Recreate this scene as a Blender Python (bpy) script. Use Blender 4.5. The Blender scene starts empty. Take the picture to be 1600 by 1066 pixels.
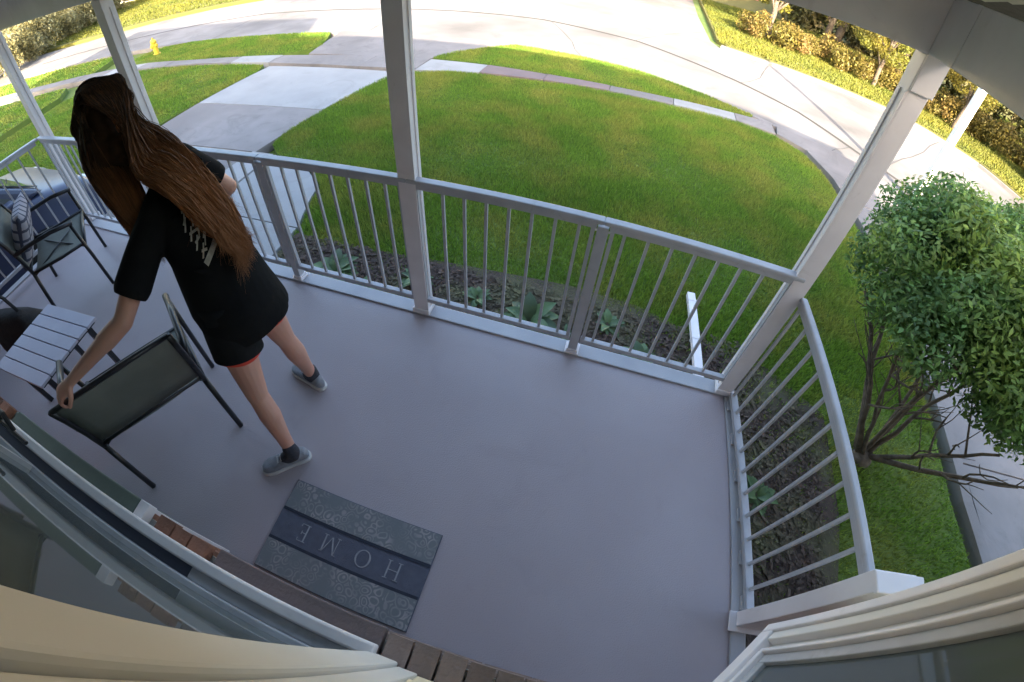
import bpy, bmesh, math, random
import numpy as np
from mathutils import Vector, Matrix, Quaternion
from mathutils.bvhtree import BVHTree
PI = math.pi
R = math.radians
rng = random.Random(7)
SC = bpy.context.scene
COL = SC.collection

# ------------------------------------------------------------------ camera, sky, sun, exposure
cam = bpy.data.cameras.new('security_camera')
co = bpy.data.objects.new('security_camera', cam)
COL.objects.link(co)
SC.camera = co
cam.type = 'PANO'
cam.panorama_type = 'FISHEYE_LENS_POLYNOMIAL'
cam.fisheye_polynomial_k0 = 0.0
cam.fisheye_polynomial_k1 = -6.34880737e-02
cam.fisheye_polynomial_k2 = 5.76491437e-06
cam.fisheye_polynomial_k3 = 1.75129364e-05
cam.fisheye_polynomial_k4 = -5.57389147e-08
cam.fisheye_fov = R(200)
cam.sensor_fit = 'HORIZONTAL'
cam.sensor_width = 36
cam.sensor_height = 23.985
cam.clip_start = 0.02
cam.clip_end = 600
co.matrix_world = Matrix(((0.9568, -0.2593, 0.1316, -0.9536),
                          (0.2842, 0.7386, -0.6113, -1.6981),
                          (0.0613, 0.6223, 0.7803, 2.0919),
                          (0, 0, 0, 1)))

SUN_EL = 20.0
LIGHT = Vector((-0.25, 1.0, 0)).normalized()      # horizontal travel direction of the sunlight
w = bpy.data.worlds.new('World')
SC.world = w
w.use_nodes = True
nt = w.node_tree
bg = nt.nodes['Background']
sky = nt.nodes.new('ShaderNodeTexSky')
sky.sky_type = 'NISHITA'
sky.sun_disc = False
sky.sun_elevation = R(SUN_EL)
sky.sun_rotation = math.atan2(-LIGHT.x, -LIGHT.y)
sky.dust_density = 4.0
sky.ozone_density = 0.6
nt.links.new(sky.outputs[0], bg.inputs[0])
bg.inputs[1].default_value = 0.15
sd = bpy.data.lights.new('sun', 'SUN')
sd.energy = 4.0
sd.angle = R(0.5)
sd.color = (1.0, 0.87, 0.66)
so = bpy.data.objects.new('sun', sd)
COL.objects.link(so)
ld = (LIGHT * math.cos(R(SUN_EL)) + Vector((0, 0, -math.sin(R(SUN_EL)))))
so.rotation_euler = ld.to_track_quat('-Z', 'Y').to_euler()
SC.view_settings.view_transform = 'Standard'
SC.view_settings.look = 'None'
SC.view_settings.exposure = 2.78
SC.view_settings.gamma = 1.0
SC.view_settings.use_curve_mapping = False

# ------------------------------------------------------------------ helpers
def mat(name, c1, c2=None, scale=6.0, rough=0.7, bump=0.0, bscale=None, metal=0.0, spec=0.5, detail=4.0,
        stretch=None, c3=None, scale3=1.0, trans=0.0, island=0.0, subsurf=0.0):
    m = bpy.data.materials.new(name)
    m.use_nodes = True
    n = m.node_tree.nodes
    l = m.node_tree.links
    p = n['Principled BSDF']
    p.inputs['Roughness'].default_value = rough
    p.inputs['Metallic'].default_value = metal
    p.inputs['Specular IOR Level'].default_value = spec
    if subsurf:
        p.inputs['Subsurface Weight'].default_value = subsurf
        p.inputs['Subsurface Radius'].default_value = (0.02, 0.008, 0.005)
        p.inputs['Subsurface Scale'].default_value = 1.0
    tc = n.new('ShaderNodeTexCoord')
    mp = n.new('ShaderNodeMapping')
    l.new(tc.outputs['Object'], mp.inputs[0])
    if stretch:
        mp.inputs['Scale'].default_value = stretch
    col = None
    if c2 is None:
        c2 = tuple(x * 0.88 for x in c1)
    tx = n.new('ShaderNodeTexNoise')
    tx.inputs['Scale'].default_value = scale
    tx.inputs['Detail'].default_value = detail
    l.new(mp.outputs[0], tx.inputs[0])
    mr = n.new('ShaderNodeMapRange')
    mr.inputs[1].default_value = 0.3
    mr.inputs[2].default_value = 0.7
    l.new(tx.outputs[0], mr.inputs[0])
    mx = n.new('ShaderNodeMix')
    mx.data_type = 'RGBA'
    mx.inputs[6].default_value = (*c1, 1)
    mx.inputs[7].default_value = (*c2, 1)
    l.new(mr.outputs[0], mx.inputs[0])
    col = mx.outputs[2]
    if c3:
        t3 = n.new('ShaderNodeTexNoise')
        t3.inputs['Scale'].default_value = scale3
        t3.inputs['Detail'].default_value = 3
        l.new(tc.outputs['Object'], t3.inputs[0])
        m3 = n.new('ShaderNodeMapRange')
        m3.inputs[1].default_value = 0.42
        m3.inputs[2].default_value = 0.68
        l.new(t3.outputs[0], m3.inputs[0])
        x3 = n.new('ShaderNodeMix')
        x3.data_type = 'RGBA'
        x3.inputs[7].default_value = (*c3, 1)
        l.new(m3.outputs[0], x3.inputs[0])
        l.new(col, x3.inputs[6])
        col = x3.outputs[2]
    if island:
        g = n.new('ShaderNodeNewGeometry')
        oi = n.new('ShaderNodeObjectInfo')
        ad = n.new('ShaderNodeMath')
        ad.operation = 'ADD'
        l.new(g.outputs['Random Per Island'], ad.inputs[0])
        l.new(oi.outputs['Random'], ad.inputs[1])
        fr = n.new('ShaderNodeMath')
        fr.operation = 'FRACT'
        l.new(ad.outputs[0], fr.inputs[0])
        mr2 = n.new('ShaderNodeMapRange')
        mr2.inputs[3].default_value = 1 - island
        mr2.inputs[4].default_value = 1 + island
        l.new(fr.outputs[0], mr2.inputs[0])
        hs = n.new('ShaderNodeHueSaturation')
        l.new(mr2.outputs[0], hs.inputs['Value'])
        l.new(col, hs.inputs['Color'])
        col = hs.outputs[0]
    l.new(col, p.inputs['Base Color'])
    if bump:
        b = n.new('ShaderNodeBump')
        b.inputs['Strength'].default_value = bump
        b.inputs['Distance'].default_value = 0.01
        t2 = n.new('ShaderNodeTexNoise')
        t2.inputs['Scale'].default_value = bscale or scale * 4
        t2.inputs['Detail'].default_value = 5
        l.new(mp.outputs[0], t2.inputs[0])
        l.new(t2.outputs[0], b.inputs['Height'])
        l.new(b.outputs[0], p.inputs['Normal'])
    if trans:
        o = n['Material Output']
        t = n.new('ShaderNodeBsdfTranslucent')
        l.new(col, t.inputs[0])
        ms = n.new('ShaderNodeMixShader')
        ms.inputs[0].default_value = trans
        l.new(p.outputs[0], ms.inputs[1])
        l.new(t.outputs[0], ms.inputs[2])
        l.new(ms.outputs[0], o.inputs[0])
    return m

class MB:
    def __init__(s):
        s.v = []
        s.f = []
    def add(s, vs, fs):
        o = len(s.v)
        s.v += [tuple(v) for v in vs]
        s.f += [tuple(i + o for i in f) for f in fs]
        return s
    def box(s, x0, x1, y0, y1, z0, z1, M=None):
        vs = [Vector((x, y, z)) for x in (x0, x1) for y in (y0, y1) for z in (z0, z1)]
        if M is not None:
            vs = [M @ v for v in vs]
        return s.add(vs, [(0, 1, 3, 2), (4, 6, 7, 5), (0, 4, 5, 1), (2, 3, 7, 6), (0, 2, 6, 4), (1, 5, 7, 3)])
    def tube(s, pts, r, n=8, caps=True, flat=1.0):
        pts = [Vector(p) for p in pts]
        rs = r if isinstance(r, (list, tuple)) else [r] * len(pts)
        o = len(s.v)
        ref = None
        for i, p in enumerate(pts):
            d = (pts[min(i + 1, len(pts) - 1)] - pts[max(i - 1, 0)]).normalized()
            if ref is None:
                ref = Vector((0, 0, 1)) if abs(d.z) < 0.9 else Vector((1, 0, 0))
            a = d.cross(ref).normalized()
            b = a.cross(d).normalized()
            ref = b
            for k in range(n):
                t = 2 * PI * k / n
                s.v.append(tuple(p + a * math.cos(t) * rs[i] + b * math.sin(t) * rs[i] * flat))
        for i in range(len(pts) - 1):
            for k in range(n):
                s.f.append((o + i * n + k, o + i * n + (k + 1) % n, o + (i + 1) * n + (k + 1) % n, o + (i + 1) * n + k))
        if caps:
            s.f.append(tuple(o + k for k in range(n - 1, -1, -1)))
            e = o + (len(pts) - 1) * n
            s.f.append(tuple(e + k for k in range(n)))
        return s
    def prism(s, poly, z0, z1):
        n = len(poly)
        return s.add([(x, y, z0) for x, y in poly] + [(x, y, z1) for x, y in poly],
                     [tuple(range(n - 1, -1, -1)), tuple(range(n, 2 * n))] + [(i, (i + 1) % n, n + (i + 1) % n, n + i) for i in range(n)])
    def ell(s, c, rad, nu=12, nv=8, M=None):
        c = Vector(c)
        vs = [Vector((0, 0, -1))]
        for j in range(1, nv):
            t = -PI / 2 + PI * j / nv
            for i in range(nu):
                a = 2 * PI * i / nu
                vs.append(Vector((math.cos(a) * math.cos(t), math.sin(a) * math.cos(t), math.sin(t))))
        vs.append(Vector((0, 0, 1)))
        out = []
        for v in vs:
            v = Vector((v.x * rad[0], v.y * rad[1], v.z * rad[2]))
            if M is not None:
                v = M @ v
            out.append(v + c)
        fs = [(0, 1 + (i + 1) % nu, 1 + i) for i in range(nu)]
        for j in range(nv - 2):
            for i in range(nu):
                a = 1 + j * nu
                fs.append((a + i, a + (i + 1) % nu, a + nu + (i + 1) % nu, a + nu + i))
        top = len(vs) - 1
        a = 1 + (nv - 2) * nu
        fs += [(a + i, a + (i + 1) % nu, top) for i in range(nu)]
        return s.add(out, fs)
    def mesh(s, name, m=None, smooth=False):
        me = bpy.data.meshes.new(name)
        me.from_pydata(s.v, [], s.f)
        me.update()
        if m:
            for q in (m if isinstance(m, list) else [m]):
                me.materials.append(q)
        if smooth:
            me.polygons.foreach_set('use_smooth', [True] * len(me.polygons))
        return me
    def build(s, name, m=None, parent=None, smooth=False, bevel=0):
        return link(name, s.mesh(name, m, smooth), parent, bevel)

def link(name, me, parent=None, bevel=0):
    o = bpy.data.objects.new(name, me)
    COL.objects.link(o)
    if parent is not None:
        o.parent = parent
    if bevel:
        b = o.modifiers.new('bevel', 'BEVEL')
        b.width = bevel
        b.segments = 2
        b.limit_method = 'ANGLE'
    return o

def tag(o, label=None, cat=None, group=None, kind=None):
    if label:
        o['label'] = label
    if cat:
        o['category'] = cat
    if group:
        o['group'] = group
    if kind:
        o['kind'] = kind
    return o

def thing(name, label, cat, loc=(0, 0, 0), rz=0, group=None):
    o = bpy.data.objects.new(name, None)
    COL.objects.link(o)
    o.location = loc
    o.rotation_euler = (0, 0, rz)
    o.empty_display_size = 0.1
    return tag(o, label, cat, group)

def copy_tree(o, parent=None):
    c = o.copy()
    COL.objects.link(c)
    c.parent = parent
    for ch in list(o.children):
        copy_tree(ch, c)
    return c

def sheet(name, poly, z, m, kind='structure', parent=None):
    me = bpy.data.meshes.new(name)
    me.from_pydata([(x, y, z) for x, y in poly], [], [tuple(range(len(poly)))])
    me.materials.append(m)
    me.update()
    o = link(name, me, parent)
    if kind and parent is None:
        o['kind'] = kind
    return o

def npmesh(name, V, F, m, attr=None):
    me = bpy.data.meshes.new(name)
    nv, nf, k = len(V), len(F), F.shape[1]
    me.vertices.add(nv)
    me.vertices.foreach_set('co', V.astype(np.float32).ravel())
    me.loops.add(nf * k)
    me.loops.foreach_set('vertex_index', F.astype(np.int32).ravel())
    me.polygons.add(nf)
    me.polygons.foreach_set('loop_start', np.arange(0, nf * k, k, dtype=np.int32))
    me.update(calc_edges=True)
    me.validate()
    me.materials.append(m)
    return me

G = -0.60          # level of the garden and street; the porch floor is z = 0

# ------------------------------------------------------------------ materials
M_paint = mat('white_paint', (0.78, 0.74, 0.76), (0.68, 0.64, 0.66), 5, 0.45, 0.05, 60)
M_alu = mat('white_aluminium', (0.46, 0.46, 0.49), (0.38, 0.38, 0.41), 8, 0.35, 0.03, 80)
M_floor = mat('painted_floor', (0.41, 0.362, 0.385), (0.365, 0.32, 0.342), 1.3, 0.36, 0.25, 160, c3=(0.375, 0.322, 0.34), scale3=1.1)
def wear(m, col, scale, lo, hi, amt):
    n = m.node_tree.nodes; l = m.node_tree.links; p = n['Principled BSDF']
    src = p.inputs['Base Color'].links[0].from_socket
    tc = n.new('ShaderNodeTexCoord'); t = n.new('ShaderNodeTexNoise'); t.inputs['Scale'].default_value = scale; t.inputs['Detail'].default_value = 9; t.inputs['Roughness'].default_value = .7; t.inputs['Distortion'].default_value = 1.2
    l.new(tc.outputs['Object'], t.inputs[0])
    r = n.new('ShaderNodeMapRange'); r.inputs[1].default_value = lo; r.inputs[2].default_value = hi; r.inputs[4].default_value = amt; l.new(t.outputs[0], r.inputs[0])
    x = n.new('ShaderNodeMix'); x.data_type = 'RGBA'; x.inputs[7].default_value = (*col, 1); l.new(r.outputs[0], x.inputs[0]); l.new(src, x.inputs[6]); l.new(x.outputs[2], p.inputs['Base Color'])
wear(M_floor, (.24, .21, .21), 3.1, .56, .74, .16)
wear(M_floor, (.22, .19, .18), 38.0, .66, .72, .30)
wear(M_paint, (.35, .31, .27), 6.0, .58, .75, .4)
wear(M_alu, (.22, .20, .19), 9.0, .56, .72, .4)
M_pale = mat('pale_edge_tone', (0.42, 0.42, 0.44), (0.34, 0.34, 0.37), 4, 0.5, 0.1, 120)  # paler tone along the floor edge
M_conc = mat('concrete', (0.235, 0.215, 0.21), (0.19, 0.175, 0.17), 2.5, 0.85, 0.3, 90, c3=(0.165, 0.15, 0.145), scale3=0.6, island=0.05)
M_concp = mat('pale_concrete', (0.32, 0.32, 0.32), (0.27, 0.27, 0.27), 2.0, 0.85, 0.3, 90, island=0.04)
M_pink = mat('pinkish_concrete', (0.19, 0.14, 0.14), (0.155, 0.12, 0.12), 3.0, 0.88, 0.3, 90, island=0.05)
M_road = mat('road_concrete', (0.25, 0.235, 0.23), (0.20, 0.185, 0.18), 1.4, 0.85, 0.3, 60, c3=(0.13, 0.12, 0.115), scale3=0.35)
wear(M_road, (.09, .085, .08), .9, .52, .75, .55)
wear(M_conc, (.10, .09, .085), 1.6, .52, .72, .5)
wear(M_concp, (.17, .16, .15), 1.4, .54, .74, .45)
M_seal = mat('road_sealant', (0.06, 0.055, 0.05), None, 6, 0.9)
M_crk = mat('road_crack', (0.10, 0.095, 0.09), None, 6, 0.9)
M_lawn = mat('lawn_soil', (0.10, 0.165, 0.022), (0.07, 0.12, 0.018), 9, 0.95, 0.8, 60, c3=(0.13, 0.17, 0.03), scale3=0.7)
M_grass = mat('grass_blades', (0.18, 0.30, 0.030), (0.12, 0.22, 0.024), 0.9, 0.7, 0, c3=(0.27, 0.29, 0.05), scale3=1.5, trans=0.35, island=0.45)
M_mulch = mat('mulch', (0.085, 0.055, 0.042), (0.045, 0.032, 0.026), 30, 0.95, 1.0, 60, c3=(0.09, 0.085, 0.04), scale3=3, island=0.4)
M_moss = mat('thin_grass_soil', (0.09, 0.06, 0.03), (0.06, 0.09, 0.02), 5, 0.95, 0.8, 60)
M_stone = mat('edging_stone', (0.34, 0.29, 0.27), (0.26, 0.22, 0.21), 12, 0.85, 0.5, 60, island=0.2)
M_brick = mat('red_brick', (0.33, 0.15, 0.095), (0.24, 0.115, 0.08), 14, 0.88, 0.5, 70, island=0.28)
M_brown = mat('brown_brick', (0.25, 0.18, 0.155), (0.19, 0.14, 0.125), 14, 0.88, 0.5, 70, island=0.25)
M_mortar = mat('mortar', (0.36, 0.34, 0.32), None, 20, 0.95, 0.5, 90)
M_siding = mat('cream_siding', (0.78, 0.68, 0.47), (0.72, 0.62, 0.43), 3, 0.55, 0.05, 60)
M_trim = mat('cream_trim', (0.72, 0.69, 0.67), (0.66, 0.63, 0.60), 3, 0.5)
M_greygreen = mat('grey_green_tone', (0.11, 0.14, 0.115), (0.08, 0.105, 0.09), 5, 0.6, 0.1, 60)  # even dark grey-green tone
M_ceil = mat('grey_green_ceiling_paint', (0.62, 0.62, 0.55), (0.54, 0.54, 0.48), 3, 0.6, 0.05, 60)
M_shingle = mat('roof_shingles', (0.10, 0.085, 0.075), (0.07, 0.06, 0.055), 14, 0.9, 0.5, 40, island=0.2)
M_bolt = mat('dark_steel', (0.06, 0.06, 0.065), None, 10, 0.4, metal=0.8)
M_black = mat('black_powder_coat', (0.012, 0.013, 0.016), (0.02, 0.02, 0.024), 8, 0.35)
M_leaf = mat('shrub_leaves', (0.15, 0.27, 0.065), (0.085, 0.17, 0.045), 3, 0.6, 0, trans=0.35, island=0.45, c3=(0.26, 0.34, 0.055), scale3=1.8)
M_paleleaf = mat('pale_hedge_leaves', (0.34, 0.30, 0.13), (0.20, 0.18, 0.08), 0.8, 0.6, 0, trans=0.35, island=0.5, c3=(0.40, 0.38, 0.22), scale3=0.5)
M_bark = mat('bark', (0.16, 0.125, 0.095), (0.07, 0.055, 0.042), 18, 0.9, 0.8, 60)
M_leafy = mat('street_tree_leaves', (0.19, 0.19, 0.03), (0.10, 0.13, 0.02), 0.6, 0.6, 0, trans=0.45, island=0.5, c3=(0.30, 0.20, 0.03), scale3=0.3)
M_grass_sunlit = mat('sunlit_grass_blades', (0.17, 0.165, 0.018), (0.13, 0.14, 0.018), 0.9, 0.7, 0, c3=(0.10, 0.125, 0.016), scale3=0.5, trans=0.3, island=0.3)  # sunlit copy of the lawn grass, the sun's yellow put into the colour
M_woods = mat('woods_leaves', (0.09, 0.10, 0.03), (0.045, 0.055, 0.02), 0.8, 0.6, 0, trans=0.3, island=0.5, c3=(0.15, 0.11, 0.04), scale3=0.4)
M_leafd = mat('hedge_leaves', (0.19, 0.15, 0.03), (0.10, 0.10, 0.02), 0.8, 0.6, 0, trans=0.35, island=0.5, c3=(0.27, 0.15, 0.05), scale3=0.4)
M_hosta = mat('garden_leaves', (0.09, 0.15, 0.05), (0.05, 0.10, 0.035), 8, 0.5, 0, trans=0.25, island=0.4)
def glassmat():
    m = bpy.data.materials.new('window_glass')
    m.use_nodes = True
    p = m.node_tree.nodes['Principled BSDF']
    p.inputs['Base Color'].default_value = (0.085, 0.10, 0.105, 1)
    p.inputs['Roughness'].default_value = 0.03
    p.inputs['IOR'].default_value = 1.55
    return m
M_glass = glassmat()
M_navy = mat('dark_navy_strip', (0.07, 0.08, 0.12), None, 10, 0.5)  # even navy tone for the strip behind the outer sill

# ------------------------------------------------------------------ ground, street, walks
sheet('ground', [(-300, -300), (300, -300), (300, 300), (-300, 300)], G - 0.125, M_lawn)
near_kerb = [(-60, -6), (-32, 2.5), (-22, 5.5), (-16, 7.3), (-13, 7.85), (-10.7, 8.1), (-8.1, 8.3), (-3.65, 8.35), (-2.3, 8.3), (-0.96, 8.1),
             (0.36, 7.6), (1.71, 6.95), (3.4, 6.4), (3.95, 5.8), (5.0, 4.7), (6.5, 2.6), (8.0, -1), (9.5, -8), (12, -40)]
far_kerb = [(17, -40), (14.5, -6), (12.6, 2), (11.2, 5.6), (9.9, 8.6), (8.9, 10.6), (7.6, 11.6), (6.5, 12.2), (3.6, 12.45), (2.2, 12.6), (1.2, 12.9),
            (0.95, 13.6), (0.8, 18), (0.7, 60), (-5.5, 60), (-5.4, 18), (-5.9, 15.8), (-7.5, 15.2), (-13, 14.6), (-17.5, 12.2), (-22, 9.6), (-34, 6), (-62, -1)]
road = sheet('street', near_kerb + far_kerb, G - 0.09, M_road)
def kerb(poly, wd, side):
    m = MB()
    for (x0, y0), (x1, y1) in zip(poly[:-1], poly[1:]):
        d = Vector((x1 - x0, y1 - y0, 0))
        L = d.length
        d.normalize()
        nrm = Vector((-d.y, d.x, 0)) * side
        a = Vector((x0, y0, 0)); b = Vector((x1, y1, 0))
        q = [a, b, b + nrm * wd, a + nrm * wd]
        if side < 0:
            q = q[::-1]
        m.prism([(p.x, p.y) for p in q], G - 0.12, G - 0.004 - 0.0007 * (len(m.v) % 5))
    return m
k = kerb(near_kerb[1:18], 0.13, -1).build('kerb', M_conc); k['kind'] = 'structure'
k = kerb(far_kerb[1:11], 0.15, -1).build('kerb', M_conc); k['kind'] = 'structure'
# tar-filled joints in the street
def strip(poly, wd, z, name, m, parent=None):
    mb = MB()
    vs = []
    for i, p in enumerate(poly):
        a = Vector(poly[max(i - 1, 0)]); b = Vector(poly[min(i + 1, len(poly) - 1)])
        d = (b - a).normalized()
        n = Vector((-d.y, d.x)) * wd / 2
        vs += [(p[0] + n.x, p[1] + n.y, z), (p[0] - n.x, p[1] - n.y, z)]
    mb.add(vs, [(2 * i, 2 * i + 1, 2 * i + 3, 2 * i + 2) for i in range(len(poly) - 1)])
    return mb.build(name, m, parent)
strip([(-22, 7.4), (-13, 10.9), (-6.3, 11.6), (-3.85, 11.7), (-1.13, 11.07), (1.26, 9.6), (2.63, 8.6), (3.68, 7.3), (5.5, 5.6), (9.0, 2)], 0.11, G - 0.085, 'road_joint', M_seal, road)
for q in ([(1.4, 9.55), (2.1, 10.6), (2.6, 12.4)], [(-2.2, 8.4), (-2.9, 10.2), (-3.6, 11.6)], [(-7.5, 8.4), (-7.9, 11.4), (-8.2, 14.8)],
          [(2.9, 6.8), (3.5, 7.4)], [(4.2, 7.0), (5.6, 8.6), (7.8, 11.2)], [(-1.2, 11.1), (-0.4, 13), (0.9, 15)],
          [(5.0, 5.9), (7.5, 7.7), (9.6, 8.9)], [(-12.5, 8.0), (-13, 11), (-13.4, 14.3)]):
    pts = []
    for i in range(len(q) - 1):
        for t in (0, .33, .66):
            pts.append((q[i][0] + (q[i + 1][0] - q[i][0]) * t + rng.uniform(-.05, .05), q[i][1] + (q[i + 1][1] - q[i][1]) * t + rng.uniform(-.05, .05)))
    pts.append(q[-1])
    strip(pts, 0.02, G - 0.082, 'road_crack', M_crk, road)

def slab(name, poly, top, m, parent=None):
    o = MB().prism(poly, G - 0.12, top).build(name, m, parent)
    if parent is None:
        o['kind'] = 'structure'
    return o
lawn_polys = {}
def lawn(name, poly):
    lawn_polys[name] = poly
    return slab(name, poly, G, M_lawn)
FRONT = [(-5.5, 2.95), (-5.35, 4.2), (-5.15, 5.3), (-5.0, 5.62), (-4.2, 5.93), (-2, 6.15), (.9, 6.33), (1.6, 6.25), (2.05, 5.9), (2.3, 5.2), (2.4, 4.4), (2.5, 3),
         (2.52, 0), (2.62, -0.6), (2.75, -3), (0.12, -3), (0.12, 0.07), (-3.8, 0.07), (-3.85, 1.1), (-4.0, 1.5), (-4.1, 1.85), (-4.5, 2.15), (-5.15, 2.35), (-5.45, 2.6)]
lawn('front_lawn', FRONT)
lawn('verge', [(-4.85, 6.62), (-4.6, 7.2), (-3.65, 8.2), (-2.3, 8.15), (-0.96, 7.95), (0.36, 7.45), (1.3, 7.02), (1.1, 6.84), (0.3, 6.74), (-0.85, 6.62), (-2, 6.55), (-3.3, 6.62)])
lawn('verge', [(-14.2, 6.3), (-13.9, 7.3), (-12.9, 7.7), (-10.7, 7.95), (-8.3, 8.12), (-7.75, 7.0), (-8.2, 6.5), (-9.07, 6.32), (-11.1, 6.15)])
lawn('left_lawn', [(-8.25, -4), (-8.25, 2.1), (-8.4, 3.0), (-8.3, 3.7), (-8.15, 5.3), (-8.35, 5.7), (-10.8, 5.72), (-12.9, 5.45), (-13.6, 3.9), (-13.4, 1.6), (-12.9, -4)])
lawn('neighbour_lawn', [(-14.3, 4.1), (-14.0, 1.5), (-13.6, -6), (-28, -6), (-24, -1), (-18.5, 3.4), (-16, 4.3), (-15, 4.7)])
lawn('neighbour_verge', [(-15.0, 5.6), (-15.6, 6.9), (-18, 6.35), (-21, 5.4), (-24, 4.2), (-22, 3.6), (-17, 5.1)])
# opposite side
FAR = [(17.3, -40), (14.8, -6), (12.8, 2.1), (11.4, 5.7), (10.1, 8.7), (9.05, 10.8), (7.7, 11.8), (6.6, 12.4), (3.65, 12.62), (2.3, 12.8), (1.4, 13.05), (1.15, 13.7), (1.0, 60), (60, 60), (60, -40)]
FAR2 = [(-5.7, 60), (-5.6, 18), (-6.1, 16.1), (-7.6, 15.4), (-13.1, 14.8), (-17.7, 12.4), (-22.1, 9.8), (-34, 6.3), (-62, -0.7), (-70, 60)]
M_soil_sunlit = mat('sunlit_lawn_soil', (0.13, 0.12, 0.02), (0.10, 0.10, 0.018), 4, .95, .6, 60)  # lawn soil again, with the yellow sunlight painted into its colour
slab('far_lawn', FAR[::-1], G, M_soil_sunlit); slab('far_lawn', FAR2[::-1], G, M_soil_sunlit)

# driveway slabs
drive = thing('driveway', None, None); drive['kind'] = 'structure'
def dslab(y0, y1, xl0, xl1, xr0, xr1, m):
    MB().prism([(xl0 + .008, y0 + .008), (xr0 - .008, y0 + .008), (xr1 - .008, y1 - .008), (xl1 + .008, y1 - .008)], G - .12, G + .012).build('slab', m, drive, bevel=.006)
ys = [(-4.6, -1.6, -8.2, -8.2, -5.75, -5.75, M_conc), (-1.6, 1.0, -8.2, -8.22, -5.72, -5.72, M_conc), (1.0, 2.35, -8.22, -8.26, -5.6, -5.2, M_conc),
      (2.35, 3.75, -8.3, -8.25, -5.55, -5.38, M_conc), (3.75, 5.62, -8.25, -8.1, -5.4, -5.05, M_concp), (6.42, 8.28, -7.7, -8.1, -4.95, -3.9, M_conc)]
for a in ys:
    dslab(*a)
xm = -6.9
path = thing('porch_path', None, None); path['kind'] = 'structure'
for poly in ([(-5.18, 2.33), (-4.5, 2.12), (-4.12, 1.83), (-4.02, 1.48), (-3.87, 1.08), (-5.0, 1.08), (-5.2, 1.6)], [(-5.02, 1.06), (-3.87, 1.06), (-3.83, 0.10), (-5.02, 0.10)],
             [(-5.71, 1.06), (-5.04, 1.06), (-5.04, 0.10), (-5.71, 0.10)], [(-5.7, 1.08), (-5.02, 1.08), (-5.22, 1.62), (-5.2, 2.32), (-5.58, 2.33)]):
    pz_ = globals().get('pz_', .016) + .004
    MB().prism(poly[::-1], G - .12, G + pz_).build('slab', M_concp, path)
# front sidewalk, slab by slab
walk = thing('sidewalk', None, None); walk['kind'] = 'structure'
lowp = [(-30, 0.0), (-22, 3.1), (-16, 4.75), (-14.4, 5.2), (-13, 5.58), (-10.8, 5.82), (-8.3, 5.80), (-5.1, 5.72), (-4.2, 6.0), (-2, 6.22), (.9, 6.42), (1.65, 6.34)]
upp = [(-30, 0.6), (-22, 3.6), (-16, 5.25), (-14.4, 5.75), (-13, 6.05), (-10.8, 6.12), (-8.3, 6.30), (-5.1, 6.50), (-4.2, 6.56), (-2, 6.50), (.9, 6.80), (1.65, 6.88)]
def interp(p, x):
    for (x0, y0), (x1, y1) in zip(p[:-1], p[1:]):
        if x0 <= x <= x1:
            return y0 + (y1 - y0) * (x - x0) / (x1 - x0)
    return p[-1][1]
x = -29.0
i = 0
while x < 1.6:
    x1 = min(x + 1.15, 1.64)
    if x1 < -1.3 and x > -3.9:
        m = M_pink
    elif i % 4 == 1:
        m = M_concp
    else:
        m = M_conc
    MB().prism([(x + .006, interp(lowp, x) + .01), (x1 - .006, interp(lowp, x1) + .01), (x1 - .006, interp(upp, x1)), (x + .006, interp(upp, x))], G - .12, G + .010 + .004 * (i % 3)).build('slab', m, walk)
    x = x1
    i += 1
# broad walk at the right side of the lot
side = thing('side_driveway', None, None); side['kind'] = 'structure'
def sx(y):
    return interp([(-8, 2.95), (-3, 2.84), (-0.6, 2.70), (0, 2.6), (3, 2.58), (4.4, 2.47), (5.2, 2.38), (6.0, 2.10), (6.34, 1.68)], y)
yy = [-8, -6, -4.2, -2.4, -1.0, 0.4, 1.8, 3.2, 4.6]
for a, b in zip(yy[:-1], yy[1:]):
    ra = 4.9 if a < 2.5 else 4.6
    MB().prism([(sx(a) + .2, a + .01), (ra, a + .01), (ra if b < 4 else 4.8, b - .01), (sx(b) + .2, b - .01)], G - .12, G + .012).build('slab', M_conc if b % .8 > .1 else M_concp, side)
MB().prism([(2.62, 4.61), (4.9, 4.61), (3.9, 5.7), (3.3, 6.35), (1.75, 6.84), (1.67, 6.4), (2.2, 6.06), (2.5, 5.3)], G - .12, G + .012).build('slab', M_conc, side)
mb = MB()
for a, b in zip([-8, -5, -3, -1.5, -.6, 0, 1, 2, 3, 4, 4.8, 5.2, 5.6], [-5, -3, -1.5, -.6, 0, 1, 2, 3, 4, 4.8, 5.2, 5.6, 6.0]):
    mb.prism([(sx(a) + .06, a), (sx(a) + .19, a), (sx(b) + .19, b), (sx(b) + .06, b)], G - .12, G + .03)
mb.build('edging_kerb', M_conc, side)

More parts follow.
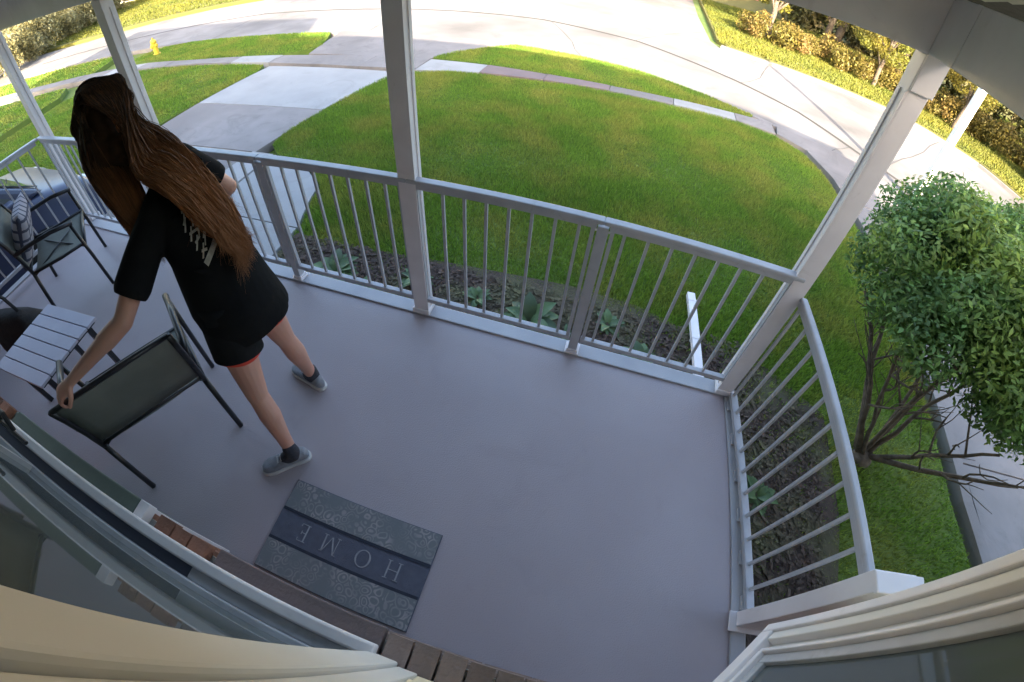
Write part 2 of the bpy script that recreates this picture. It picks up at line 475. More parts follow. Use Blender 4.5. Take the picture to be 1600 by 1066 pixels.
# mulch beds
def bed(name, poly, z, m):
    o = MB().prism(poly, G - .1, z).build(name, m); o['kind'] = 'structure'; return o
bed('garden_bed', [(-3.82, 0.08), (0.13, 0.08), (0.13, -3), (1.05, -3), (1.15, -1.5), (1.25, -0.4), (1.2, 0.5), (0.7, 0.82), (0.1, 0.95), (-0.5, 1.12), (-1.1, 1.15), (-2.4, 1.05), (-3.3, .98), (-3.82, 1.0)], G + .02, M_mulch)
def chips(n, inside, z, rmin, rmax, m, name):
    V = []; F = []
    r = np.random.RandomState(3)
    while len(F) < n:
        x, y = inside(r)
        a = r.uniform(0, PI); L = r.uniform(rmin, rmax); wd = L * r.uniform(.25, .5)
        zz = z + r.uniform(0, .02)
        c, s = math.cos(a), math.sin(a)
        o = len(V)
        tz = r.uniform(-.01, .012)
        for u, v in ((-L, -wd), (L, -wd), (L, wd), (-L, wd)):
            V.append((x + c * u - s * v, y + s * u + c * v, zz + u / L * tz))
        F.append((o, o + 1, o + 2, o + 3))
    o = link(name, npmesh(name, np.array(V), np.array(F), m)); o['kind'] = 'stuff'
    o['category'] = 'bark mulch'; o['label'] = 'dark bark chips covering the bed around the porch'
    return o
def bedpt(r):
    if r.rand() < .6:
        return r.uniform(-3.8, .6), r.uniform(.1, 1.0)
    return r.uniform(.15, 1.1), r.uniform(-2.6, .5)
chips(9000, bedpt, G + .022, .012, .035, M_mulch, 'bark_mulch')
ed = thing('stone_edging', 'row of flat pinkish stones laid in the mulch at the foot of the porch', 'stone edging')
sm = [MB().ell((0, 0, 0), (.13, .085, .045), 10, 6) for _ in range(3)]
for j, s in enumerate(sm):
    s.v = [(a * (1 + rng.uniform(-.12, .12)), b * (1 + rng.uniform(-.15, .15)), c) for a, b, c in s.v]
smm = [s.mesh('stone', M_stone, True) for s in sm]
xx = -3.7
while xx < 0:
    o = link('stone', smm[rng.randrange(3)], ed); o.location = (xx, .30 + rng.uniform(-.02, .03), G + .045); o.rotation_euler = (0, 0, rng.uniform(-.25, .25)); o.scale = (1, rng.uniform(.9, 1.3), 1)
    xx += .255

# ------------------------------------------------------------------ grass blades
def pip(poly, X, Y):
    ins = np.zeros(len(X), bool)
    n = len(poly)
    for i in range(n):
        x0, y0 = poly[i]; x1, y1 = poly[(i + 1) % n]
        c = ((y0 > Y) != (y1 > Y)) & (X < (x1 - x0) * (Y - y0) / (y1 - y0 + 1e-12) + x0)
        ins ^= c
    return ins
BED = [(-3.85, 0.0), (0.1, 0.0), (0.1, -3.2), (1.0, -3), (1.1, -1.5), (1.2, -0.4), (1.15, 0.45), (0.65, 0.78), (0.1, 0.9), (-0.5, 1.06), (-1.1, 1.1), (-2.4, 1.0), (-3.3, .94), (-3.85, .95)]
def blades(name, poly, dens, h, wd, seed, label, excl=None, z=G, m=None):
    r = np.random.RandomState(seed)
    P = np.array(poly)
    x0, y0 = P.min(0) - .02; x1, y1 = P.max(0) + .02
    n = int((x1 - x0) * (y1 - y0) * dens)
    X = r.uniform(x0, x1, n); Y = r.uniform(y0, y1, n)
    k = pip(poly, X, Y)
    if excl:
        k &= ~(pip(excl, X, Y) & (r.rand(n) > .03))
    k &= ~((np.hypot((X - 1.75) / 1.1, (Y + 0.1) / .9) < 1) & (r.rand(n) < .55)) if name == 'grass' else k
    X = X[k]; Y = Y[k]; n = len(X)
    patch = .75 + .3 * np.sin(X * 1.7 + 1.3 * np.sin(Y * 1.1)) * np.sin(Y * 2.1 + X * .6)
    H = h * r.uniform(.55, 1.25, n) * patch
    A = r.uniform(0, 2 * PI, n); B = r.uniform(0, 2 * PI, n); ln = r.uniform(.1, .8, n) * H
    W = wd * r.uniform(.7, 1.3, n)
    V = np.empty((n, 3, 3))
    V[:, 0] = np.stack([X - np.cos(A) * W, Y - np.sin(A) * W, np.full(n, z)], 1)
    V[:, 1] = np.stack([X + np.cos(A) * W, Y + np.sin(A) * W, np.full(n, z)], 1)
    V[:, 2] = np.stack([X + np.cos(B) * ln, Y + np.sin(B) * ln, z + H], 1)
    F = np.arange(n * 3).reshape(n, 3)
    o = link(name, npmesh(name, V.reshape(-1, 3), F, m or M_grass))
    o['kind'] = 'stuff'; o['category'] = 'grass'; o['label'] = label
    return o
blades('grass', FRONT, 9000, .06, .0045, 1, 'thick mown grass of the front lawn in the shade of the house', BED)
blades('ground_cover', BED, 900, .06, .006, 11, 'sparse weeds and seedlings coming up through the bark mulch')
vg = [o for o in bpy.data.objects if o.name.startswith('verge')]
blades('grass', [tuple(v.co[:2]) for v in vg[0].data.vertices[:len(vg[0].data.vertices) // 2]], 6000, .055, .006, 2, 'strip of grass between the sidewalk and the street kerb')
blades('grass', [tuple(v.co[:2]) for v in vg[1].data.vertices[:len(vg[1].data.vertices) // 2]], 3000, .055, .009, 3, 'grass strip by the street beyond the driveway, hydrant at its end')
blades('grass', lawn_polys['left_lawn'], 3000, .055, .009, 4, 'mown grass on the far side of the driveway')
blades('grass', lawn_polys['neighbour_lawn'], 900, .06, .015, 5, 'neighbouring lawn at the far left beyond the second walk')
blades('grass', lawn_polys['neighbour_verge'], 900, .06, .015, 6, 'neighbouring grass strip at the far left by the street')
blades('grass', [(1.2, 13.2), (3.7, 12.7), (6.6, 12.45), (7.8, 11.85), (9.2, 10.8), (10.2, 8.8), (11.5, 5.8), (13, 2.2), (24, 2), (24, 24), (1.2, 24)], 520, .09, .02, 8, 'sunlit yellow-green grass across the street', m=M_grass_sunlit)
blades('grass', [(-34, 6.8), (-22, 10.2), (-17.7, 12.7), (-13, 15.1), (-7.5, 15.8), (-6, 17), (-6, 24), (-34, 24)], 220, .09, .025, 9, 'sunlit grass across the street at the upper left', m=M_grass_sunlit)

# ------------------------------------------------------------------ porch floor
fl = MB().prism([(-5.72, -1.80), (0.245, -1.80), (0.085, 0.055), (-5.72, 0.055)], -0.09, 0).build('porch_floor', M_floor, bevel=.006); fl['kind'] = 'structure'
MB().box(-5.68, 0.05, -1.80, 0.02, G - .1, -0.093).build('foundation', M_mortar, fl)
MB().box(-5.72, 0.08, -0.050, 0.05, 0.001, 0.014).build('edge_strip', M_pale, fl, bevel=.006)
MB().prism([(.155, -1.80), (.24, -1.80), (.083, -.052), (.012, -.052)], 0.001, 0.014).build('edge_strip', M_pale, fl, bevel=.006)
MB().box(-5.72, -5.64, -1.80, -0.065, 0.001, 0.014).build('edge_strip', M_pale, fl, bevel=.006)

# ------------------------------------------------------------------ posts and railings
A_ = 0.9496
def porch_post(x, y, label, plate=True):
    t = thing('porch_post', label, 'post', (x, y, 0.0), 0, 'square posts carrying the porch roof')
    MB().box(-.044, .044, -.044, .044, 0.018, 1.990 + .0215 * x).build('shaft', M_paint, t, bevel=.004)
    # screen channel on the inner side
    sgn = 1 if x < -1 else -1
    b = MB()
    b.box(sgn * .0465 - .003, sgn * .0465 + .003, -.044, -.030, .02, 1.85).box(sgn * .0465 - .003, sgn * .0465 + .003, .006, .022, .02, 1.85)
    b.build('channel', M_paint, t)
    MB().box(-.055, .055, -.055, .055, 0.017, 0.055).build('base_cap', M_paint, t, bevel=.006)
    return t
porch_post(0, 0, 'square white corner post of the porch nearest the green shrub')
porch_post(-2 * A_, 0, 'square white porch post in the middle of the front railing')
porch_post(-3.80, 0, 'square white porch post rising behind the woman')
porch_post(-5.62, 0.06, 'square white porch post at the far left corner above the table')
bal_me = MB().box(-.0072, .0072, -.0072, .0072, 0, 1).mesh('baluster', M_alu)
def baluster(parent, x, y, z0, z1):
    o = link('baluster', bal_me, parent)
    o.location = (x, y, z0); o.scale = (1, 1, z1 - z0)
def short_post(x, label):
    t = thing('railing_post', label, 'railing post', (x, -0.012, 0), 0, 'short posts between the railing panels')
    MB().box(-.026, .026, -.026, .026, 0.03, 0.925).build('shaft', M_alu, t, bevel=.003)
    MB().box(-.042, .042, -.04, .04, 0.017, 0.030).box(-.033, .033, -.033, .033, .0305, .05).build('foot_plate', M_paint, t, bevel=.003)
    for s in (-1, 1):
        MB().ell((s * .031, -.022, .905), (.006, .006, .006), 8, 6).build('screw', M_paint, t)
short_post(-A_, 'short square rail post between the middle post and the corner post')
short_post(-3 * A_, 'short square rail post nearest the woman\'s back')
short_post(-4.71, 'short square rail post at the far left, hidden in part by the woman')
def panel(x0, x1, xs, label, y=-0.026):
    t = thing('porch_railing', label, 'railing', (x0, y, 0), 0, 'white railing panels around the porch')
    L = x1 - x0
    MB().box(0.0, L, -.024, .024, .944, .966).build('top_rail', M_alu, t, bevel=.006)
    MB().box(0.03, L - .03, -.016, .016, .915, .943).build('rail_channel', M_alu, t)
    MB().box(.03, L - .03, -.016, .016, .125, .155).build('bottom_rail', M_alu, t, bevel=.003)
    b = MB()
    for q in (.045, L - .045):
        MB().box(q - .009, q + .009, -.011, .011, .156, .914).build('stile', M_alu, t)
    for xq in xs:
        baluster(t, xq, 0, .155, .915)
    return t
panel(-2 * A_, -A_, [.182 + .11 * i for i in range(7)], 'railing panel just right of the middle porch post')
panel(-A_, 0, [.101 + .11 * i for i in range(7)], 'railing panel in front of the white downspout by the corner post')
panel(-3 * A_, -2 * A_, [.159 + .11 * i for i in range(7)], 'railing panel just left of the middle porch post')
panel(-3.8, -3 * A_, [.145 + .11 * i for i in range(7)], 'railing panel partly hidden by the woman\'s back')
panel(-4.71, -3.8, [.125 + .11 * i for i in range(7)], 'railing panel hidden behind the woman\'s long hair')
panel(-5.6, -4.71, [.12 + .11 * i for i in range(7)], 'railing panel ending at the far left corner post')
# right-hand side railing
t = thing('porch_railing', 'side railing running from the corner post back to the house', 'railing', (0, 0, 0), 0, 'white railing panels around the porch')
def srx(y):
    return 0.047 - 0.111 * y
def sbar(name, y0, y1, z0, z1, hw, parent, m, bevel=.004, dx=0):
    MB().prism([(srx(y0) - hw + dx, y0), (srx(y0) + hw + dx, y0), (srx(y1) + hw + dx, y1), (srx(y1) - hw + dx, y1)][::-1], z0, z1).build(name, m, parent, bevel=bevel)
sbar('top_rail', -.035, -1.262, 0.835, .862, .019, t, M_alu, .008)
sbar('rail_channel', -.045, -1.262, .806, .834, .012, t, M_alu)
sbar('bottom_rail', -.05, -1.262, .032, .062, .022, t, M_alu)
for i in range(10):
    y = -(.065 + .1215 * i)
    baluster(t, srx(y), y, .06, .802)
# seating blocks between bottom rail and floor edge
for i in range(6):
    y = -(.12 + .22 * i)
    MB().box(srx(y) - .03, srx(y) + .02, y - .035, y + .035, .0145, .031).build('spacer_block', M_pale, t)
ep = thing('railing_post', 'wide flat white end post where the side railing meets the house', 'railing post', (0, 0, 0), 0)
MB().box(.135, .315, -1.335, -1.265, .0265, .93).build('shaft', M_paint, ep, bevel=.004)
MB().box(.12, .325, -1.345, -1.275, .931, .95).build('cap', M_paint, ep, bevel=.004)
MB().box(.10, .34, -1.36, -1.264, .0145, .026).build('foot_plate', M_paint, ep, bevel=.004)
# left-hand side railing
t = thing('porch_railing', 'side railing across the far left end of the porch', 'railing', (-5.6, -.03, 0), R(-90), 'white railing panels around the porch')
L = 1.70
MB().box(0.02, L, -.024, .024, .944, .966).build('top_rail', M_alu, t, bevel=.006)
MB().box(0.05, L, -.016, .016, .915, .943).build('rail_channel', M_alu, t)
MB().box(.05, L, -.016, .016, .125, .155).build('bottom_rail', M_alu, t, bevel=.003)
for i in range(14):
    baluster(t, .13 + .115 * i, 0, .155, .915)

# ------------------------------------------------------------------ porch roof
pr = thing('porch_roof', 'low sloping porch roof with painted beams and a boarded ceiling', 'porch roof', (0, 0, 0))
def tbox(x0, x1, y0, y1, za, zb, dz=0.0):
    """box whose underside follows the slightly sagging roof line"""
    f = lambda x: 0.0215 * x
    return MB().add([(x0, y0, za + f(x0)), (x0, y0, zb), (x0, y1, za + f(x0)), (x0, y1, zb), (x1, y0, za + f(x1)), (x1, y0, zb), (x1, y1, za + f(x1)), (x1, y1, zb)],
                    [(0, 1, 3, 2), (4, 6, 7, 5), (0, 4, 5, 1), (2, 3, 7, 6), (0, 2, 6, 4), (1, 5, 7, 3)])
tbox(-5.70, 0.052, -.052, .052, 1.992, 2.19).build('beam', M_paint, pr, bevel=.005)
tbox(-5.72, 0.10, .0535, .075, 2.02, 2.2).build('fascia_board', M_paint, pr)
MB().box(-.046, .052, -1.79, -.054, 1.994, 2.19).build('beam', M_paint, pr, bevel=.005)
MB().box(-5.70, -5.60, -1.79, -.054, 1.90, 2.19).build('beam', M_paint, pr, bevel=.005)
MB().box(-.046, .048, -.062, -.0525, 1.86, 2.195).build('post_bracket', M_paint, pr, bevel=.003)
for x_, z_ in ((-.02, 2.03), (.025, 2.085)):
    MB().tube([(x_, -.0615, z_), (x_, -.069, z_)], .007, 8).build('bolt', M_bolt, pr)
MB().box(-.049, -.0465, -.22, -.195, 1.994, 2.19).build('hanger_strap', M_paint, pr)
def roofz(y):
    return 2.20 + (0.0 - y) * 0.20
yb = -.06
k_ = 0
while yb > -1.75:
    y1 = yb - .137
    m_ = MB()
    vs = []
    for x_ in (-5.68, .045):
        for y_, zz in ((yb - .004, 0), (y1, 0), (y1, .018), (yb - .004, .018)):
            vs.append((x_, y_, roofz(y_) + zz - .008 * (k_ % 2)))
    m_.add(vs, [(0, 1, 2, 3), (7, 6, 5, 4), (0, 4, 5, 1), (1, 5, 6, 2), (2, 6, 7, 3), (3, 7, 4, 0)])
    m_.build('ceiling_board', M_ceil, pr)
    yb = y1
    k_ += 1
m_ = MB()
m_.add([(-5.95, .5, 2.13), (.38, .5, 2.13), (.38, -1.85, 2.62), (-5.95, -1.85, 2.62), (-5.95, .5, 2.17), (.38, .5, 2.17), (.38, -1.85, 2.68), (-5.95, -1.85, 2.68)],
       [(3, 2, 1, 0), (4, 5, 6, 7), (0, 1, 5, 4), (1, 2, 6, 5), (2, 3, 7, 6), (3, 0, 4, 7)])
m_.build('shingle_slab', M_shingle, pr)
# ------------------------------------------------------------------ house
h = thing('house', 'brick and cream sided house behind the porch with white framed windows', 'house', (0, 0, G))
h.location = (0, 0, 0)
MB().box(-5.75, 5.0, -10.5, -2.0, G - .1, 2.55).build('wall', M_siding, h)
MB().add([(-6.1, -1.5, 2.52), (5.35, -1.5, 2.52), (5.35, -10.9, 2.52), (-6.1, -10.9, 2.52), (-6.1, -6.1, 4.62), (3.0, -6.1, 4.62)],
         [(0, 1, 5, 4), (2, 3, 4, 5), (1, 2, 5), (3, 0, 4), (3, 2, 1, 0)]).build('roof', M_shingle, h)  # unseen roof, ridge and hip shaped for the shadow they cast
MB().box(-14, -5.752, -11.5, -5.2, G - .1, 3.6).build('shadow_wing_wall', M_siding, h)  # unseen wing, added for its shadow over the left of the road
MB().add([(-14.3, -4.8, 3.58), (-5.5, -4.8, 3.58), (-5.5, -11.9, 3.58), (-14.3, -11.9, 3.58), (-14.3, -8.3, 6.2), (-5.5, -8.3, 6.2)],
         [(0, 1, 5, 4), (2, 3, 4, 5), (1, 2, 5), (3, 0, 4), (3, 2, 1, 0)]).build('shadow_wing_roof', M_shingle, h)  # roof of the added wing, its height chosen for the shadow
# brick wainscot: front wall y=-1.74, ledge of rowlock bricks at z .80-.84
MB().box(-5.72, 0.30, -1.99, -1.752, G - .1, .795).build('brick_backing', M_mortar, h)
MB().box(.31, 5.0, -1.99, -1.80, G - .1, .80).build('brick_base', M_brown, h)
bm1 = MB().box(-.098, .098, -.02, .02, -.0325, .0325).mesh('brick', M_brick)
bm2 = MB().box(-.098, .098, -.02, .02, -.0325, .0325).mesh('brick', M_brown)
rb1 = MB().box(-.0325, .0325, -.055, .05, -.022, .022).mesh('ledge_brick', M_brick)
rb2 = MB().box(-.0325, .0325, -.055, .05, -.022, .022).mesh('ledge_brick', M_brown)
for c in range(10):
    z = .045 + c * .0765
    x = -5.6 + (0.1 if c % 2 else 0)
    while x < .2:
        if not (-3.15 < x < -2.22 and z < .78):
            col = bm1 if (x < -1.75 and (x < -3 or x > -2.3 + rng.uniform(-.1, .1))) else bm2
            o = link('brick', col, h); o.location = (x, -1.757 + rng.uniform(-.002, .002), z)
        x += .2075
MB().box(-2.93, -2.09, -1.826, -1.718, .797, .842).build('grey_green_ledge', M_greygreen, h, bevel=.004)  # stretch of ledge in the dark grey-green tone
MB().box(-2.088, -2.045, -1.826, -1.716, .797, .8425).build('ledge_end', M_paint, h, bevel=.003)
MB().box(-1.735, -1.20, -1.826, -1.72, .797, .8415).build('concrete_ledge', M_pink, h, bevel=.004)
x = -5.65
while x < .28:
    if -2.97 < x < -2.02 or -1.77 < x < -1.17:
        x += .0725
        continue
    o = link('ledge_brick', rb1 if (x < -1.72) else rb2, h); o.location = (x, -1.776 + rng.uniform(-.003, .003), .820 + rng.uniform(-.0015, .0015))
    x += .0725
MB().box(-3.2, -2.24, -1.7515, -1.728, .03, .782).build('grey_green_panel', M_greygreen, h, bevel=.004)  # plain dark grey-green panel on the brick face
MB().box(-2.238, -2.19, -1.7515, -1.724, .03, .79).build('panel_trim', M_paint, h, bevel=.003)
# big window left of the camera
wn = MB().box(-5.3, -1.20, -1.803, -1.768, .8435, .888).build('window', M_paint, h, bevel=.006)           # outer sill
MB().box(-5.3, -1.77, -1.838, -1.8035, .8435, .866).build('sill_recess', M_navy, wn)
MB().box(-1.769, -1.20, -1.838, -1.8035, .8435, .874).build('inner_sill', M_alu, wn, bevel=.003)
MB().box(-5.3, -1.22, -1.87, -1.8385, .8435, .895).build('sash_rail', M_alu, wn, bevel=.003)
MB().box(-5.3, -1.22, -1.87, -1.84, 2.20, 2.30).build('sash_rail', M_alu, wn)
MB().box(-1.248, -1.22, -1.869, -1.83, .896, 2.199).build('sash_stile', M_alu, wn, bevel=.003)
MB().box(-2.60, -2.56, -1.869, -1.84, .896, 2.199).build('mullion', M_alu, wn)
MB().box(-4.0, -3.95, -1.869, -1.84, .896, 2.199).build('mullion', M_alu, wn)
MB().box(-5.3, -1.246, -1.862, -1.856, .896, 2.199).build('pane', M_glass, wn)
MB().box(-1.219, -1.14, -1.86, -1.790, .8436, 2.4).build('casing', M_trim, wn, bevel=.006)
MB().box(-1.139, -1.085, -1.86, -1.800, .8436, 2.4).build('casing_edge', M_trim, wn, bevel=.004)
# window latch seen at the left
lt = MB().tube([(-2.95, -1.79, .935), (-2.62, -1.79, .935)], .008, 6).tube([(-2.85, -1.785, .935), (-2.83, -1.76, 1.0), (-2.76, -1.76, 1.0), (-2.73, -1.785, .935)], .010, 6)
lt.build('window_latch', M_bolt, wn)
# clapboards
for i in range(12):
    z0 = .8445 + i * .145
    MB().add([(-1.084, -1.86, z0), (-.48, -1.86, z0), (-.48, -1.805, z0), (-1.084, -1.805, z0), (-1.084, -1.86, z0 + .143), (-.48, -1.86, z0 + .143), (-.48, -1.818, z0 + .143), (-1.084, -1.818, z0 + .143)],
             [(3, 2, 1, 0), (4, 5, 6, 7), (0, 1, 5, 4), (1, 2, 6, 5), (2, 3, 7, 6), (3, 0, 4, 7)]).build('clapboard', M_siding, h)
MB().box(-5.75, -.3, -1.998, -1.872, .8436, 2.6).build('upper_wall', M_siding, h)
MB().box(-5.75, -5.32, -1.868, -1.80, .8436, 2.5).build('siding_panel', M_siding, h)
# angled bay window right of the camera
B0 = Vector((-.165, -1.448, 0)); U = Vector((-.653, -.757, 0)); N_ = Vector((-.757, .653, 0))    # U: inward along the pane, N: outward
def facet(w0, w1, d0, d1, z0, z1):
    p = [B0 + U * w0 + N_ * d0, B0 + U * w1 + N_ * d0, B0 + U * w1 + N_ * d1, B0 + U * w0 + N_ * d1]
    return MB().prism([(q.x, q.y) for q in p], z0, z1)
bw = facet(0, .034, -.05, 0, .80, 2.45).build('bay_window', M_paint, h, bevel=.004)
facet(.0345, .40, -.05, 0, .80, .858).build('bottom_casing', M_paint, bw, bevel=.004)
facet(.0345, .066, -.05, -.008, .8585, 2.40).build('casing_inner', M_trim, bw, bevel=.003)
facet(.0665, .094, -.05, -.030, .8585, 2.40).build('recess', M_trim, bw)
facet(.0945, .108, -.05, -.014, .8585, 2.40).build('stop_bead', M_paint, bw, bevel=.003)
facet(.1085, .40, -.05, -.012, .8585, .878).build('stop_bead', M_paint, bw, bevel=.003)
facet(.1085, .142, -.05, -.026, .8785, 2.40).build('sash_stile', M_alu, bw, bevel=.003)
facet(.1425, .34, -.05, -.026, .8785, .912).build('sash_rail', M_alu, bw, bevel=.003)
facet(.1425, .315, -.045, -.038, .9125, 2.40).build('pane', M_glass, bw)
facet(.3155, .34, -.05, -.026, .9125, 2.40).build('sash_stile', M_alu, bw, bevel=.003)
facet(.3405, .46, -.06, -.004, .8785, 2.40).build('siding_strip', M_siding, bw)
MB().prism([(-.128, -1.49), (.55, -1.49), (.55, -1.99), (-.478, -1.99), (-.478, -1.85)][::-1], .80, 2.45).build('bay_body', M_siding, bw)
MB().prism([(.02, -1.70), (.5, -1.70), (.5, -1.75), (-.1, -1.75)][::-1], .3, .799).build('bay_corbel', M_brick, bw)

# ------------------------------------------------------------------ foliage helpers
def leafcloud(centers, n, size, seed, shape='quad', droop=.3):
    """centers: list of (c, (rx,ry,rz), weight); leaves are scattered mostly near the surface of each clump"""
    r = np.random.RandomState(seed)
    w_ = np.array([c[2] for c in centers], float); w_ /= w_.sum()
    idx = r.choice(len(centers), n, p=w_)
    C_ = np.array([c[0] for c in centers])[idx]; Rr = np.array([c[1] for c in centers])[idx]
    d = r.normal(size=(n, 3)); d /= np.linalg.norm(d, axis=1)[:, None]
    rad = r.uniform(.35, 1.0, n) ** .6
    P = C_ + d * Rr * rad[:, None]
    nrm = d * .6 + r.normal(size=(n, 3)) * .6 + np.array([0, 0, .5]); nrm /= np.linalg.norm(nrm, axis=1)[:, None]
    t = np.cross(nrm, r.normal(size=(n, 3))); t /= np.linalg.norm(t, axis=1)[:, None]
    b = np.cross(nrm, t)
    L = size * r.uniform(.6, 1.25, n)[:, None]
    t[:, 2] -= droop * r.rand(n); 
    V = np.stack([P - t * L, P + b * L * .42 + nrm * L * .12, P + t * L, P - b * L * .42 + nrm * L * .12], 1)
    F = np.arange(n * 4).reshape(n, 4)
    return V.reshape(-1, 3), F
def limb(m, p0, p1, r0, r1, bend=.1, seg=6, n=7):
    p0 = Vector(p0); p1 = Vector(p1)
    L = (p1 - p0).length
    off = Vector((rng.uniform(-1, 1), rng.uniform(-1, 1), rng.uniform(-.3, .6))) * bend * L
    pts = []
    for i in range(seg + 1):
        t = i / seg
        pts.append(p0.lerp(p1, t) + off * math.sin(PI * t) + Vector((rng.uniform(-1, 1), rng.uniform(-1, 1), 0)) * .012 * L)
    m.tube(pts, [r0 + (r1 - r0) * i / seg for i in range(seg + 1)], n)
    return pts

# the shrub by the side railing, grown as a small multi-stemmed tree
sh = thing('shrub', 'dense green shrub with several bare stems under a leafy crown beside the porch', 'shrub', (0, 0, 0))
base = Vector((1.53, .18, G))
m_ = MB()
rng.seed(21)
crowns = []
tips = [(.85, .75, .55), (1.25, 1.15, .62), (1.75, 1.05, .6), (2.15, .55, .45), (2.0, -.15, .30), (1.45, .25, .75), (1.05, .35, .55), (2.35, -.25, .15), (1.75, .4, .7)]
for i, tpt in enumerate(tips):
    b0 = base + Vector((rng.uniform(-.05, .05), rng.uniform(-.05, .05), .0))
    pts = limb(m_, b0, tpt, rng.uniform(.020, .032), .010, .10, 8, 8)
    for j in (3, 4, 5, 6):
        q = pts[j]
        e = q + Vector((rng.uniform(-.35, .35), rng.uniform(-.35, .35), rng.uniform(.15, .4)))
        pp = limb(m_, q, e, .010, .004, .12, 4, 6)
        for u in range(2):
            e2 = pp[3] + Vector((rng.uniform(-.2, .2), rng.uniform(-.2, .2), rng.uniform(.0, .25)))
            limb(m_, pp[2], e2, .005, .002, .1, 3, 5)
m_.ell((1.53, .18, G + .02), (.10, .09, .07), 12, 8)
m_.build('stem', M_bark, sh, True)
clumps = []
rng.seed(5)
for i in range(130):
    while True:
        v = Vector((rng.uniform(-1, 1), rng.uniform(-1, 1), rng.uniform(-1, 1)))
        if .2 < v.length < 1:
            break
    rr = rng.uniform(.15, .33)
    c = Vector((1.58 + v.x * .90, .50 + v.y * .88, .93 + v.z * .45))
    if c.x < .43 or (c.z < .62 and (c - Vector((1.2, .2, .5))).length < .5):
        continue
    clumps.append((c, (rr, rr, rr * .8), rr ** 2.4))
V, F = leafcloud(clumps, 85000, .024, 4)
keep = V.reshape(-1, 4, 3)[:, :, 0].min(1) > .2
V = V.reshape(-1, 4, 3)[keep].reshape(-1, 3); F = np.arange(len(V)).reshape(-1, 4)
o = link('crown', npmesh('crown', V, F, M_leaf), sh); o['kind'] = 'stuff'

# plants in the mulch bed
def hosta(x, y, n, L, label, seed):
    rr = random.Random(seed)
    t = thing('garden_plant', label, 'plant', (x, y, G + .02), rr.uniform(0, 6), 'leafy plants in the bed along the porch')
    for k in range(n):
        a = 2 * PI * k / n * 2.4 + rr.uniform(-.2, .2)
        el = rr.uniform(.25, 1.1)
        l = L * rr.uniform(.7, 1.1); wd = l * .22
        M = Matrix.Rotation(a, 4, 'Z')
        vs = []
        for i in range(5):
            u = i / 4
            r_ = l * u * math.cos(el * (1 - .5 * u)); z = l * (math.sin(el) * u - .45 * u * u)
            ww = wd * math.sin(PI * min(.98, u * .93 + .05))
            vs += [M @ Vector((r_, -ww, z + ww * .3)), M @ Vector((r_, 0, z)), M @ Vector((r_, ww, z + ww * .3))]
        fs = []
        for i in range(4):
            q = i * 3
            fs += [(q, q + 1, q + 4, q + 3), (q + 1, q + 2, q + 5, q + 4)]
        MB().add(vs, fs).build('leaf', M_hosta, t, True)
for i, (x, y, n, L, lab) in enumerate([(-1.33, .62, 26, .26, 'largest leafy plant in the mulch bed right of the middle post'), (-.42, .52, 22, .20, 'small leafy plant close to the white downspout'),
                                       (-3.1, .62, 24, .24, 'leafy plant in the bed by the porch path'), (-2.35, .75, 18, .17, 'little plant behind the middle post in the mulch'),
                                       (-.72, .80, 16, .15, 'small plant at the lawn edge of the mulch bed'), (-3.55, .45, 20, .22, 'leafy plant at the end of the bed nearest the woman'),
                                       (-1.8, .72, 18, .14, 'low plant in the mulch just right of the middle post'), (-2.72, .5, 18, .15, 'low plant left of the middle post between two bars'), (.55, -.35, 18, .16, 'lone low plant in the bed beside the side railing'), (-1.0, .55, 14, .13, 'tiny plant just behind the short rail post')]):
    hosta(x, y, n, L, lab, i)
# downspout lying in the bed
ds = thing('downspout', 'pale white downspout extension lying across the mulch toward the lawn', 'downspout', (0, 0, 0))
p0 = Vector((.055, .28, G + .10)); p1 = Vector((-.035, 1.42, G + .05))
def squaretube(m, a, b, hw, hh):
    d = (b - a).normalized(); s = d.cross(Vector((0, 0, 1))).normalized(); u = s.cross(d)
    vs = [p + s * i * hw + u * j * hh for p in (a, b) for i, j in ((-1, -1), (1, -1), (1, 1), (-1, 1))]
    m.add(vs, [(3, 2, 1, 0), (4, 5, 6, 7), (0, 1, 5, 4), (1, 2, 6, 5), (2, 3, 7, 6), (3, 0, 4, 7)])
m_ = MB(); squaretube(m_, p0, p1, .036, .026); m_.build('pipe', M_paint, ds, bevel=.006)
m_ = MB(); squaretube(m_, Vector((.055, .13, G + .42)), Vector((.055, .15, G + .16)), .033, .028); squaretube(m_, Vector((.055, .14, G + .17)), p0 + Vector((0, .02, 0)), .0335, .027); m_.build('elbow', M_paint, ds, bevel=.006)
for t_ in (.12, .5, .9):
    m_ = MB(); c = p0.lerp(p1, t_); squaretube(m_, c, c + (p1 - p0).normalized() * .02, .039, .029); m_.build('rib', M_paint, ds)

